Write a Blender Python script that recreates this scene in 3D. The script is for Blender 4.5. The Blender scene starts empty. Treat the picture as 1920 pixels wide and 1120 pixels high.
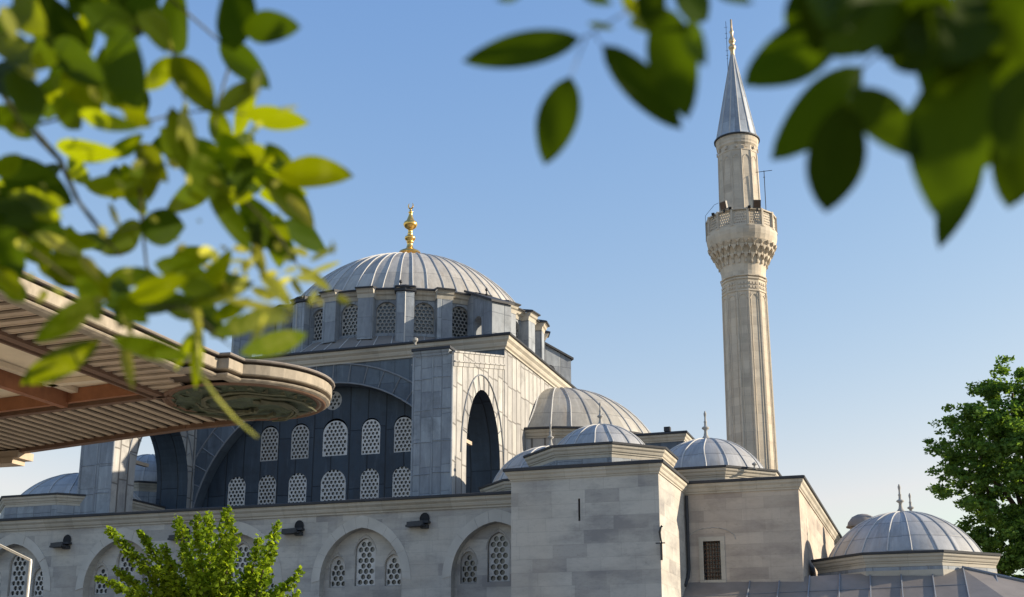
import bpy, bmesh, math, random
from mathutils import Vector, Matrix
from mathutils.geometry import tessellate_polygon
R = math.radians
S = bpy.context.scene
COL = S.collection
random.seed(7)

# ------------------------------------------------------------------ camera, sky, sun
F_PX, CX, CY = 2287.0, 960.0, 720.0            # focal length and principal point in photo pixels
PITCH = math.atan(580 / F_PX); YAW = math.atan(800 / math.hypot(F_PX, 580))
EYE = Vector((0, 0, 1.7))
cd = bpy.data.cameras.new('camera'); cam = bpy.data.objects.new('camera', cd); COL.objects.link(cam)
cam.location = EYE; cam.rotation_euler = (math.pi / 2 + PITCH, 0, YAW)
cd.sensor_width = 36; cd.lens = F_PX / 1920 * 36; cd.shift_y = (CY - 560) / 1920
cd.clip_start = 0.05; cd.clip_end = 5000
cd.dof.use_dof = True; cd.dof.focus_distance = 52; cd.dof.aperture_fstop = 6.6
S.camera = cam

SUN_AZ, SUN_EL = 18.0, 19.0                    # degrees: azimuth from +X towards +Y, elevation
W = bpy.data.worlds.new('World'); S.world = W; W.use_nodes = True
nt = W.node_tree; nt.nodes.clear()
wo = nt.nodes.new('ShaderNodeOutputWorld'); bg = nt.nodes.new('ShaderNodeBackground'); sk = nt.nodes.new('ShaderNodeTexSky')
sk.sky_type = 'NISHITA'; sk.sun_disc = False; sk.sun_elevation = R(SUN_EL); sk.sun_rotation = R(90 - SUN_AZ)
sk.altitude = 50; sk.air_density = 1.5; sk.dust_density = 0.3; sk.ozone_density = 3.0
bg.inputs[1].default_value = 0.12
_sp = nt.nodes.new('ShaderNodeSeparateColor'); _cb = nt.nodes.new('ShaderNodeCombineColor'); nt.links.new(sk.outputs[0], _sp.inputs[0])
for _i, (_g, _a) in enumerate(((1.27, 0.92), (0.93, 1.005), (0.47, 1.95))):      # tone curve of the sky, per channel
    _c = nt.nodes.new('ShaderNodeMath'); _c.operation = 'MINIMUM'; _c.inputs[1].default_value = (3.0, 4.6, 5.2)[_i]; nt.links.new(_sp.outputs[_i], _c.inputs[0])
    _p = nt.nodes.new('ShaderNodeMath'); _p.operation = 'POWER'; _p.inputs[1].default_value = _g; nt.links.new(_c.outputs[0], _p.inputs[0])
    _m = nt.nodes.new('ShaderNodeMath'); _m.operation = 'MULTIPLY'; _m.inputs[1].default_value = _a; nt.links.new(_p.outputs[0], _m.inputs[0]); nt.links.new(_m.outputs[0], _cb.inputs[_i])
nt.links.new(_cb.outputs[0], bg.inputs[0]); nt.links.new(bg.outputs[0], wo.inputs[0])
sd = bpy.data.lights.new('sun', 'SUN'); sd.energy = 4.3; sd.angle = R(0.5); sd.color = (1.0, 0.86, 0.66)
so = bpy.data.objects.new('sun', sd); COL.objects.link(so)
sv = Vector((math.cos(R(SUN_EL)) * math.cos(R(SUN_AZ)), math.cos(R(SUN_EL)) * math.sin(R(SUN_AZ)), math.sin(R(SUN_EL))))
so.rotation_euler = sv.to_track_quat('Z', 'Y').to_euler(); so.location = sv * 200
S.view_settings.view_transform = 'Standard'; S.view_settings.look = 'None'; S.view_settings.exposure = 0.85; S.view_settings.gamma = 1

# ------------------------------------------------------------------ measuring helper: photo pixel -> point of the place
_ch = Vector((-math.sin(YAW), math.cos(YAW), 0)); _rt = Vector((math.cos(YAW), math.sin(YAW), 0)); _up = Vector((0, 0, 1))
_fw = _ch * math.cos(PITCH) + _up * math.sin(PITCH); _u2 = -_ch * math.sin(PITCH) + _up * math.cos(PITCH)
def ray(px, py): return _fw * F_PX + _rt * (px - CX) - _u2 * (py - CY)
def onY(px, py, Y): d = ray(px, py); return EYE + d * (Y / d.y)
def onX(px, py, X): d = ray(px, py); return EYE + d * (X / d.x)
def onZ(px, py, Z): d = ray(px, py); return EYE + d * ((Z - EYE.z) / d.z)
def at(px, py, dist): d = ray(px, py); return EYE + d.normalized() * dist

# ------------------------------------------------------------------ materials
class NT:
    def __init__(s, name):
        s.m = bpy.data.materials.new(name); s.m.use_nodes = True; s.t = s.m.node_tree; s.t.nodes.clear()
        s.out = s.n('ShaderNodeOutputMaterial')
    def n(s, t, **kw):
        x = s.t.nodes.new(t)
        for k, v in kw.items(): setattr(x, k, v)
        return x
    def l(s, a, b): s.t.links.new(a, b)
    def val(s, x, sock):
        if hasattr(x, 'is_linked') or hasattr(x, 'links'): s.l(x, sock)
        else: sock.default_value = x
    def math(s, op, a, b=0.0, c=0.0):
        x = s.n('ShaderNodeMath', operation=op)
        for i, v in enumerate((a, b, c)): s.val(v, x.inputs[i])
        return x.outputs[0]
    def mix(s, f, a, b, mode='MIX'):
        x = s.n('ShaderNodeMix', data_type='RGBA', blend_type=mode)
        s.val(f, x.inputs[0])
        for v, i in ((a, 6), (b, 7)): s.val((*v, 1) if isinstance(v, tuple) and len(v) == 3 else v, x.inputs[i])
        return x.outputs[2]
    def noise(s, vec, scale, detail=4, rough=0.55):
        x = s.n('ShaderNodeTexNoise'); x.inputs['Scale'].default_value = scale; x.inputs['Detail'].default_value = detail; x.inputs['Roughness'].default_value = rough
        if vec is not None: s.l(vec, x.inputs['Vector'])
        return x.outputs['Fac']
    def ramp(s, f, stops):
        x = s.n('ShaderNodeValToRGB'); s.l(f, x.inputs[0]); e = x.color_ramp.elements
        while len(e) < len(stops): e.new(0.5)
        for i, (p, c) in enumerate(stops): e[i].position = p; e[i].color = (*c, 1) if len(c) == 3 else c
        return x.outputs[0]
    def mr(s, f, a, b, c, d):
        x = s.n('ShaderNodeMapRange'); s.l(f, x.inputs[0])
        for i, v in enumerate((a, b, c, d)): x.inputs[i + 1].default_value = v
        return x.outputs[0]
    def comb(s, x, y, z=0.0):
        c = s.n('ShaderNodeCombineXYZ')
        for i, v in enumerate((x, y, z)): s.val(v, c.inputs[i])
        return c.outputs[0]
    def sep(s, v):
        x = s.n('ShaderNodeSeparateXYZ'); s.l(v, x.inputs[0]); return x.outputs
    def pos(s): return s.n('ShaderNodeTexCoord').outputs['Object']
    def wallcoord(s):
        # metres along a vertical wall, metres up
        g = s.n('ShaderNodeNewGeometry'); nx = s.sep(g.outputs['True Normal'])
        ln = s.math('MAXIMUM', s.math('SQRT', s.math('ADD', s.math('MULTIPLY', nx[0], nx[0]), s.math('MULTIPLY', nx[1], nx[1]))), 0.001)
        p = s.sep(g.outputs['Position'])
        u = s.math('DIVIDE', s.math('SUBTRACT', s.math('MULTIPLY', p[1], nx[0]), s.math('MULTIPLY', p[0], nx[1])), ln)
        return u, p[2], g.outputs['Position']
    def bsdf(s, col, rough=0.8, metal=0.0, bump=None, bstr=0.3, bdist=0.02, spec=0.3):
        b = s.n('ShaderNodeBsdfPrincipled'); s.val((*col, 1) if isinstance(col, tuple) and len(col) == 3 else col, b.inputs['Base Color'])
        s.val(rough, b.inputs['Roughness']); s.val(metal, b.inputs['Metallic']); b.inputs['Specular IOR Level'].default_value = spec
        if bump is not None:
            x = s.n('ShaderNodeBump'); x.inputs['Strength'].default_value = bstr; x.inputs['Distance'].default_value = bdist
            s.l(bump, x.inputs['Height']); s.l(x.outputs[0], b.inputs['Normal'])
        s.l(b.outputs[0], s.out.inputs[0]); return b

def stone(name, base, dark, bw=1.05, bh=0.44, mortar=0.55, var=1.0, stain=0.5):
    k = NT(name); u, v, p = k.wallcoord()
    # uneven courses: bend the height a little, then blocks
    row = k.math('FLOOR', k.math('DIVIDE', v, bh))
    wn = k.n('ShaderNodeTexWhiteNoise', noise_dimensions='1D'); k.l(row, wn.inputs['W'])
    u2 = k.math('ADD', u, k.math('MULTIPLY', wn.outputs['Value'], 1.7))
    br = k.n('ShaderNodeTexBrick'); br.offset = 0.5; br.inputs['Scale'].default_value = 1
    br.inputs['Brick Width'].default_value = bw; br.inputs['Row Height'].default_value = bh; br.inputs['Mortar Size'].default_value = 0.008
    br.inputs['Mortar Smooth'].default_value = 0.4
    br.inputs['Color1'].default_value = (0, 0, 0, 1); br.inputs['Color2'].default_value = (1, 1, 1, 1); br.inputs['Mortar'].default_value = (0.5, 0.5, 0.5, 1)
    k.l(k.comb(u2, v), br.inputs['Vector'])
    blk = k.sep(br.outputs['Color'])[0]
    n1 = k.noise(k.comb(k.math('MULTIPLY', u, 0.35), v), 1.1, 6, 0.6)
    n2 = k.noise(p, 0.25, 4, 0.6)
    n3 = k.noise(k.comb(k.math('MULTIPLY', u, 2.0), k.math('MULTIPLY', v, 5.0)), 3.0, 5, 0.7)
    t = k.math('ADD', k.math('MULTIPLY', k.math('POWER', blk, 2.6), 0.5 * var), k.math('MULTIPLY', k.mr(n1, 0.44, 0.66, 0, 1), 0.5 * var))
    t = k.math('ADD', t, k.math('MULTIPLY', k.mr(n3, 0.5, 0.75, 0, 1), 0.22 * var))
    col = k.mix(t, base, dark)
    warm = tuple(min(1, c * f) for c, f in zip(base, (1.08, 0.98, 0.86)))
    col = k.mix(k.math('MULTIPLY', k.mr(n2, 0.45, 0.65, 0, 1), 0.6), col, k.mix(0.5, col, warm))
    # rain streaks below ledges
    st = k.noise(k.comb(k.math('MULTIPLY', u, 2.2), k.math('MULTIPLY', v, 0.16)), 1.0, 5, 0.65)
    col = k.mix(k.math('MULTIPLY', k.mr(st, 0.55, 0.75, 0, 1), stain), col, k.mix(0.6, col, dark))
    gr = k.noise(k.comb(k.math('MULTIPLY', u, 0.55), k.math('MULTIPLY', v, 0.9)), 1.0, 7, 0.72)
    col = k.mix(k.math('MULTIPLY', k.mr(gr, 0.54, 0.68, 0, 1), 0.55 * stain), col, tuple(c * 0.75 for c in dark))
    fl = k.noise(k.comb(u, v), 5.5, 6, 0.75)
    col = k.mix(k.math('MULTIPLY', k.mr(fl, 0.6, 0.72, 0, 1), 0.4), col, tuple(c * 0.6 for c in dark))
    mo = br.outputs['Fac']
    col = k.mix(k.math('MULTIPLY', mo, mortar), col, tuple(c * 0.55 for c in dark))
    h = k.math('ADD', k.math('MULTIPLY', mo, -1.0), k.math('MULTIPLY', n3, 0.6))
    k.bsdf(col, 0.9, bump=h, bstr=0.35, bdist=0.012, spec=0.2)
    return k.m

def lead_wall(name, base, seam, pu=0.55, pv=1.5, seamf=0.75, wear=0.6, sw=1.0):
    k = NT(name); u, v, p = k.wallcoord()
    wob = k.noise(p, 0.5, 3); u = k.math('ADD', u, k.math('MULTIPLY', k.math('SUBTRACT', wob, 0.5), 0.09))
    cu = k.math('DIVIDE', u, pu); cv = k.math('DIVIDE', k.math('ADD', v, k.math('MULTIPLY', k.math('SUBTRACT', wob, 0.5), 0.25)), pv)
    # each column of sheets starts at its own height
    wc = k.n('ShaderNodeTexWhiteNoise', noise_dimensions='1D'); k.l(k.math('FLOOR', cu), wc.inputs['W'])
    cv = k.math('ADD', cv, k.math('MULTIPLY', wc.outputs['Value'], 0.22))
    fu = k.math('ABSOLUTE', k.math('SUBTRACT', k.math('FRACT', cu), 0.5)); fv = k.math('ABSOLUTE', k.math('SUBTRACT', k.math('FRACT', cv), 0.5))
    su = k.mr(fu, 0.5 - 0.032 * sw / pu, 0.5 - 0.012 * sw / pu, 0, 1); sv_ = k.mr(fv, 0.5 - 0.022 * sw / pv, 0.5 - 0.008 * sw / pv, 0, 1)
    s_ = k.math('MAXIMUM', su, k.math('MULTIPLY', sv_, 0.8))
    wn = k.n('ShaderNodeTexWhiteNoise', noise_dimensions='2D'); k.l(k.comb(k.math('FLOOR', cu), k.math('FLOOR', cv)), wn.inputs['Vector'])
    n1 = k.noise(k.comb(k.math('MULTIPLY', u, 3.0), k.math('MULTIPLY', v, 0.7)), 1.0, 6, 0.65); n2 = k.noise(p, 1.3, 5)
    tone = k.math('ADD', k.mr(wn.outputs['Value'], 0, 1, 0.82, 1.14), k.math('MULTIPLY', k.math('SUBTRACT', n1, 0.5), wear))
    tone = k.math('ADD', tone, k.math('MULTIPLY', k.math('SUBTRACT', n2, 0.5), 0.35))
    col = k.mix(1.0, base, k.comb(tone, tone, k.math('ADD', k.math('MULTIPLY', tone, 0.9), 0.1)), 'MULTIPLY')
    bl = tuple(min(1, c * 1.9 + 0.03) for c in base); dk = tuple(c * 0.45 for c in base)      # white bloom and dark run-off on old lead
    ox = k.noise(k.comb(k.math('MULTIPLY', u, 2.6), k.math('MULTIPLY', v, 0.28), 5.0), 1.0, 6, 0.7); bp = k.noise(p, 0.8, 6, 0.7)
    col = k.mix(k.math('MULTIPLY', k.mr(ox, 0.55, 0.72, 0, 1), 0.45), col, bl); col = k.mix(k.math('MULTIPLY', k.mr(bp, 0.53, 0.7, 0, 1), 0.6), col, dk)
    col = k.mix(k.math('MULTIPLY', s_, seamf), col, seam)
    h = k.math('ADD', k.math('MULTIPLY', s_, -1.0), k.math('MULTIPLY', n2, 0.8))
    k.bsdf(col, k.mr(n1, 0.3, 0.7, 0.5, 0.72), 0.0, bump=k.math('ADD', h, k.math('MULTIPLY', k.noise(p, 0.9, 2, 0.5), 2.5)), bstr=0.6, bdist=0.03, spec=0.35)
    return k.m

def lead_dome(name, base, nseg, vstep):
    k = NT(name); o = k.pos(); p = k.sep(o)
    a = k.math('MULTIPLY', k.math('ARCTAN2', p[1], p[0]), nseg / (2 * math.pi)); ai = k.math('FLOOR', a)
    wc = k.n('ShaderNodeTexWhiteNoise', noise_dimensions='1D'); k.l(ai, wc.inputs['W'])
    v = k.math('ADD', k.math('DIVIDE', p[2], vstep), k.math('MULTIPLY', k.math('GREATER_THAN', wc.outputs['Value'], 0.5), 0.06))
    fv = k.math('ABSOLUTE', k.math('SUBTRACT', k.math('FRACT', v), 0.5)); sv_ = k.mr(fv, 0.5 - 0.03 / vstep, 0.5 - 0.012 / vstep, 0, 1)
    wn = k.n('ShaderNodeTexWhiteNoise', noise_dimensions='2D'); k.l(k.comb(ai, k.math('FLOOR', v)), wn.inputs['Vector'])
    n1 = k.noise(k.comb(k.math('MULTIPLY', a, 3.2), k.math('MULTIPLY', p[2], 0.8)), 1.0, 6, 0.7); n2 = k.noise(o, 1.6, 6, 0.65)
    tone = k.math('ADD', k.mr(wn.outputs['Value'], 0, 1, 0.78, 1.12), k.math('MULTIPLY', k.math('SUBTRACT', n1, 0.5), 0.75))
    tone = k.math('ADD', tone, k.math('MULTIPLY', k.math('SUBTRACT', n2, 0.5), 0.5))
    col = k.mix(1.0, base, k.comb(tone, tone, tone), 'MULTIPLY')
    rust = k.mr(k.noise(k.comb(k.math('MULTIPLY', a, 2.0), k.math('MULTIPLY', p[2], 0.5), 4.0), 1.0, 4, 0.6), 0.56, 0.72, 0, 0.55)
    col = k.mix(rust, col, (0.30, 0.235, 0.17))
    col = k.mix(k.math('MULTIPLY', sv_, 0.55), col, tuple(c * 0.42 for c in base))
    wst = k.mr(k.noise(k.comb(k.math('MULTIPLY', a, 4.0), k.math('MULTIPLY', p[2], 0.35), 9.0), 1.0, 5, 0.7), 0.58, 0.74, 0, 0.5)
    col = k.mix(wst, col, (0.54, 0.52, 0.48))
    dst = k.mr(k.noise(k.comb(k.math('MULTIPLY', a, 1.7), k.math('MULTIPLY', p[2], 0.6), 17.0), 1.0, 5, 0.7), 0.56, 0.76, 0, 0.6)
    col = k.mix(dst, col, (0.17, 0.165, 0.16))
    k.bsdf(col, k.mr(n2, 0.3, 0.7, 0.45, 0.65), 0.0, bump=k.math('ADD', n2, k.math('MULTIPLY', sv_, -0.8)), bstr=0.45, bdist=0.025, spec=0.4)
    return k.m

def plain(name, col, rough=0.7, metal=0.0, nscale=3.0, namt=0.35, bstr=0.2, bdist=0.01, spec=0.3, stretch=None, rnd=0.0):
    k = NT(name); o = k.pos()
    v = o
    if stretch:
        mp = k.n('ShaderNodeMapping'); mp.inputs['Scale'].default_value = stretch; k.l(o, mp.inputs[0]); v = mp.outputs[0]
    n = k.noise(v, nscale, 6, 0.62); t = k.math('ADD', 1.0, k.math('MULTIPLY', k.math('SUBTRACT', n, 0.5), namt * 2))
    if rnd: t = k.math('MULTIPLY', t, k.mr(k.n('ShaderNodeObjectInfo').outputs['Random'], 0, 1, 1 - rnd, 1 + rnd))
    c = k.mix(1.0, col, k.comb(t, t, t), 'MULTIPLY')
    k.bsdf(c, rough, metal, bump=n, bstr=bstr, bdist=bdist, spec=spec)
    return k.m

def leafmat(name, front, back, trans, tfac, rough=0.42, var=0.35, spots=0.0):
    k = NT(name); oi = k.n('ShaderNodeObjectInfo'); g = k.n('ShaderNodeNewGeometry')
    rnd = k.math('FRACT', k.math('ADD', oi.outputs['Random'], k.math('MULTIPLY', g.outputs['Random Per Island'], 0.97)))
    t = k.mr(rnd, 0, 1, 1 - var, 1 + var)
    tc = k.comb(t, t, t)
    n = k.noise(k.pos(), 22.0, 4, 0.6)
    d = k.mix(g.outputs['Backfacing'], front, back); d = k.mix(1.0, d, tc, 'MULTIPLY')
    tr = k.mix(1.0, trans, tc, 'MULTIPLY')
    if spots:
        m = k.mr(n, 0.56, 0.7, 0, spots); d = k.mix(m, d, (0.30, 0.30, 0.06)); tr = k.mix(m, tr, (0.4, 0.4, 0.06))
    b = k.n('ShaderNodeBsdfPrincipled'); k.l(d, b.inputs['Base Color']); b.inputs['Roughness'].default_value = rough; b.inputs['Specular IOR Level'].default_value = 0.06
    tl = k.n('ShaderNodeBsdfTranslucent'); k.l(tr, tl.inputs[0])
    mx = k.n('ShaderNodeMixShader'); mx.inputs[0].default_value = tfac; k.l(b.outputs[0], mx.inputs[1]); k.l(tl.outputs[0], mx.inputs[2]); k.l(mx.outputs[0], k.out.inputs[0])
    return k.m

M = {}
M['stone'] = stone('ashlar_stone', (0.50, 0.475, 0.43), (0.25, 0.24, 0.235), bw=1.3, bh=0.5, mortar=0.28, var=1.25, stain=0.75)
M['stone_warm'] = stone('warm_ashlar_stone', (0.53, 0.46, 0.385), (0.29, 0.25, 0.22), bw=1.5, bh=0.46, mortar=0.25, var=1.2, stain=0.7)
M['trim'] = stone('trim_stone', (0.50, 0.465, 0.40), (0.27, 0.245, 0.20), bw=1.6, bh=3.0, mortar=0.4, var=0.7, stain=0.7)
M['minaret'] = stone('minaret_stone', (0.60, 0.53, 0.43), (0.34, 0.295, 0.24), bw=3.0, bh=0.62, mortar=0.35, var=0.8, stain=0.6)
M['carved'] = stone('carved_stone', (0.62, 0.55, 0.45), (0.33, 0.285, 0.225), bw=2.0, bh=2.0, mortar=0.1, var=0.9, stain=0.4)
M['voussoir'] = plain('voussoir_stone', (0.49, 0.465, 0.42), 0.9, nscale=0.9, namt=0.3)
M['lead_sheet'] = lead_wall('lead_sheet', (0.36, 0.35, 0.335), (0.10, 0.092, 0.085), pu=0.70, pv=1.7, seamf=0.9, wear=0.5, sw=2.4)
M['lead_pier'] = lead_wall('lead_pier', (0.26, 0.285, 0.315), (0.10, 0.11, 0.125), pu=1.0, pv=1.15, seamf=0.45, wear=1.0)
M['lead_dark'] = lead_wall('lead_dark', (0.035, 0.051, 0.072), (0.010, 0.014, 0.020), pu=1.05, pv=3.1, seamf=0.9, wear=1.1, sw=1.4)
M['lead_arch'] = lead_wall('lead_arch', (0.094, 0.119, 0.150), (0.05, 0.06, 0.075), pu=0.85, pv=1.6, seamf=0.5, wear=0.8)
M['lead_roof'] = plain('lead_roof', (0.235, 0.205, 0.18), 0.55, nscale=1.2, namt=0.35, bstr=0.35, bdist=0.03)
M['lead_edge'] = plain('lead_edge', (0.042, 0.044, 0.05), 0.6, nscale=2, namt=0.4)
M['dome_big'] = lead_dome('lead_main_dome', (0.44, 0.412, 0.365), 56, 1.62)
M['dome_half'] = lead_dome('lead_half_dome', (0.40, 0.375, 0.325), 32, 1.05)
M['dome_small'] = lead_dome('lead_small_dome', (0.37, 0.37, 0.37), 16, 0.62)
M['seam'] = plain('lead_seam', (0.46, 0.455, 0.445), 0.5, nscale=4, namt=0.3)
M['seam_dark'] = plain('lead_seam_dark', (0.20, 0.215, 0.24), 0.5, nscale=4, namt=0.3)
M['lattice'] = plain('plaster_lattice', (0.50, 0.485, 0.46), 0.85, nscale=2.5, namt=0.45, rnd=0.35)
M['lattice_old'] = plain('weathered_lattice', (0.33, 0.32, 0.30), 0.9, nscale=3, namt=0.6, rnd=0.4)
M['glass'] = plain('dark_glass', (0.03, 0.038, 0.045), 0.16, nscale=1.6, namt=0.9, bstr=0.25, bdist=0.05, spec=0.8, rnd=0.5)
M['dark'] = plain('dark_interior', (0.02, 0.022, 0.026), 0.8)
M['gold'] = plain('gilded_metal', (0.85, 0.52, 0.14), 0.28, 0.9, nscale=8, namt=0.2, bstr=0.05)
M['oldgold'] = plain('pale_gilding', (0.66, 0.47, 0.26), 0.4, 0.6, nscale=8, namt=0.25)
M['finial'] = plain('finial_stone', (0.33, 0.32, 0.30), 0.75, nscale=6, namt=0.4)
M['spire'] = lead_wall('lead_spire', (0.33, 0.37, 0.42), (0.15, 0.16, 0.175), pu=0.62, pv=1.9, seamf=0.35, wear=0.5)
M['iron'] = plain('dark_iron', (0.035, 0.035, 0.037), 0.55, 0.4, nscale=9)
M['rust'] = plain('rusty_iron', (0.11, 0.062, 0.04), 0.8, 0.2, nscale=9, namt=0.6)
M['lampcase'] = plain('lamp_housing', (0.16, 0.14, 0.125), 0.5, nscale=5)
M['lampglass'] = plain('lamp_lens', (0.11, 0.065, 0.045), 0.25, nscale=4)
M['wood'] = plain('weathered_slat', (0.47, 0.375, 0.28), 0.75, nscale=2.2, namt=0.4, bstr=0.3)
M['gap'] = plain('shaded_board', (0.085, 0.06, 0.042), 0.85, nscale=2.0, namt=0.5)  # dark tone paints the shade in slat gaps and fascia grooves
M['brown'] = plain('painted_beam', (0.30, 0.13, 0.065), 0.6, nscale=2.5, namt=0.45)
M['brown2'] = plain('dark_beam', (0.17, 0.10, 0.065), 0.65, nscale=2.5, namt=0.45)
M['beige'] = plain('beige_panel', (0.72, 0.62, 0.47), 0.7, nscale=1.2, namt=0.25)
M['green'] = plain('painted_relief', (0.075, 0.095, 0.06), 0.6, nscale=2.2, namt=0.8, bstr=1.0, bdist=0.12)
M['carvegreen'] = plain('carved_leaf', (0.12, 0.12, 0.075), 0.6, nscale=5, namt=0.6, bstr=0.6, bdist=0.03)
M['fascia'] = plain('pale_fascia', (0.31, 0.265, 0.205), 0.7, nscale=5.0, namt=0.6, stretch=(1, 1, 0.5), bstr=0.3, bdist=0.02)
M['white_paint'] = plain('pale_paint', (0.72, 0.70, 0.66), 0.5, nscale=4, namt=0.1)
M['bark'] = plain('bark', (0.10, 0.075, 0.05), 0.9, nscale=14, namt=0.6, bstr=0.7, bdist=0.02)
M['twig'] = plain('green_twig', (0.075, 0.07, 0.02), 0.6, nscale=30, namt=0.4)
M['petiole'] = plain('leaf_stalk', (0.42, 0.42, 0.07), 0.5, nscale=30, namt=0.3)
M['leaf'] = leafmat('sunny_leaf', (0.042, 0.070, 0.0015), (0.055, 0.085, 0.002), (0.33, 0.39, 0.002), 0.52, rough=0.55, spots=0.4)
M['leafshade'] = leafmat('shaded_leaf', (0.026, 0.046, 0.0015), (0.032, 0.055, 0.002), (0.085, 0.14, 0.002), 0.4, rough=0.6)  # shaded copy of the leaf green: the shade is in the colour
M['leafpale'] = leafmat('pale_leaf', (0.26, 0.27, 0.035), (0.30, 0.30, 0.05), (0.52, 0.50, 0.06), 0.5)
M['crown'] = leafmat('plane_tree_leaf', (0.095, 0.175, 0.04), (0.11, 0.19, 0.05), (0.22, 0.36, 0.03), 0.42, rough=0.5, var=0.5)
M['young'] = leafmat('maple_leaf', (0.13, 0.20, 0.016), (0.15, 0.22, 0.02), (0.40, 0.53, 0.02), 0.45, rough=0.45, var=0.5)

def groundmat():
    k = NT('stone_paving'); p = k.pos(); n = k.noise(p, 0.6, 6); br = k.n('ShaderNodeTexBrick'); br.inputs['Scale'].default_value = 1
    br.inputs['Brick Width'].default_value = 0.8; br.inputs['Row Height'].default_value = 0.5; br.inputs['Mortar Size'].default_value = 0.01
    br.inputs['Color1'].default_value = (0.40, 0.37, 0.33, 1); br.inputs['Color2'].default_value = (0.34, 0.32, 0.29, 1); br.inputs['Mortar'].default_value = (0.09, 0.085, 0.08, 1)
    k.l(p, br.inputs['Vector']); k.bsdf(k.mix(k.mr(n, 0.3, 0.7, 0, 0.5), br.outputs['Color'], (0.26, 0.25, 0.22)), 0.85, bump=br.outputs['Fac'], bstr=0.2); return k.m
M['ground'] = groundmat()
M['asphalt'] = plain('asphalt', (0.05, 0.05, 0.05), 0.9, nscale=6)

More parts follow.
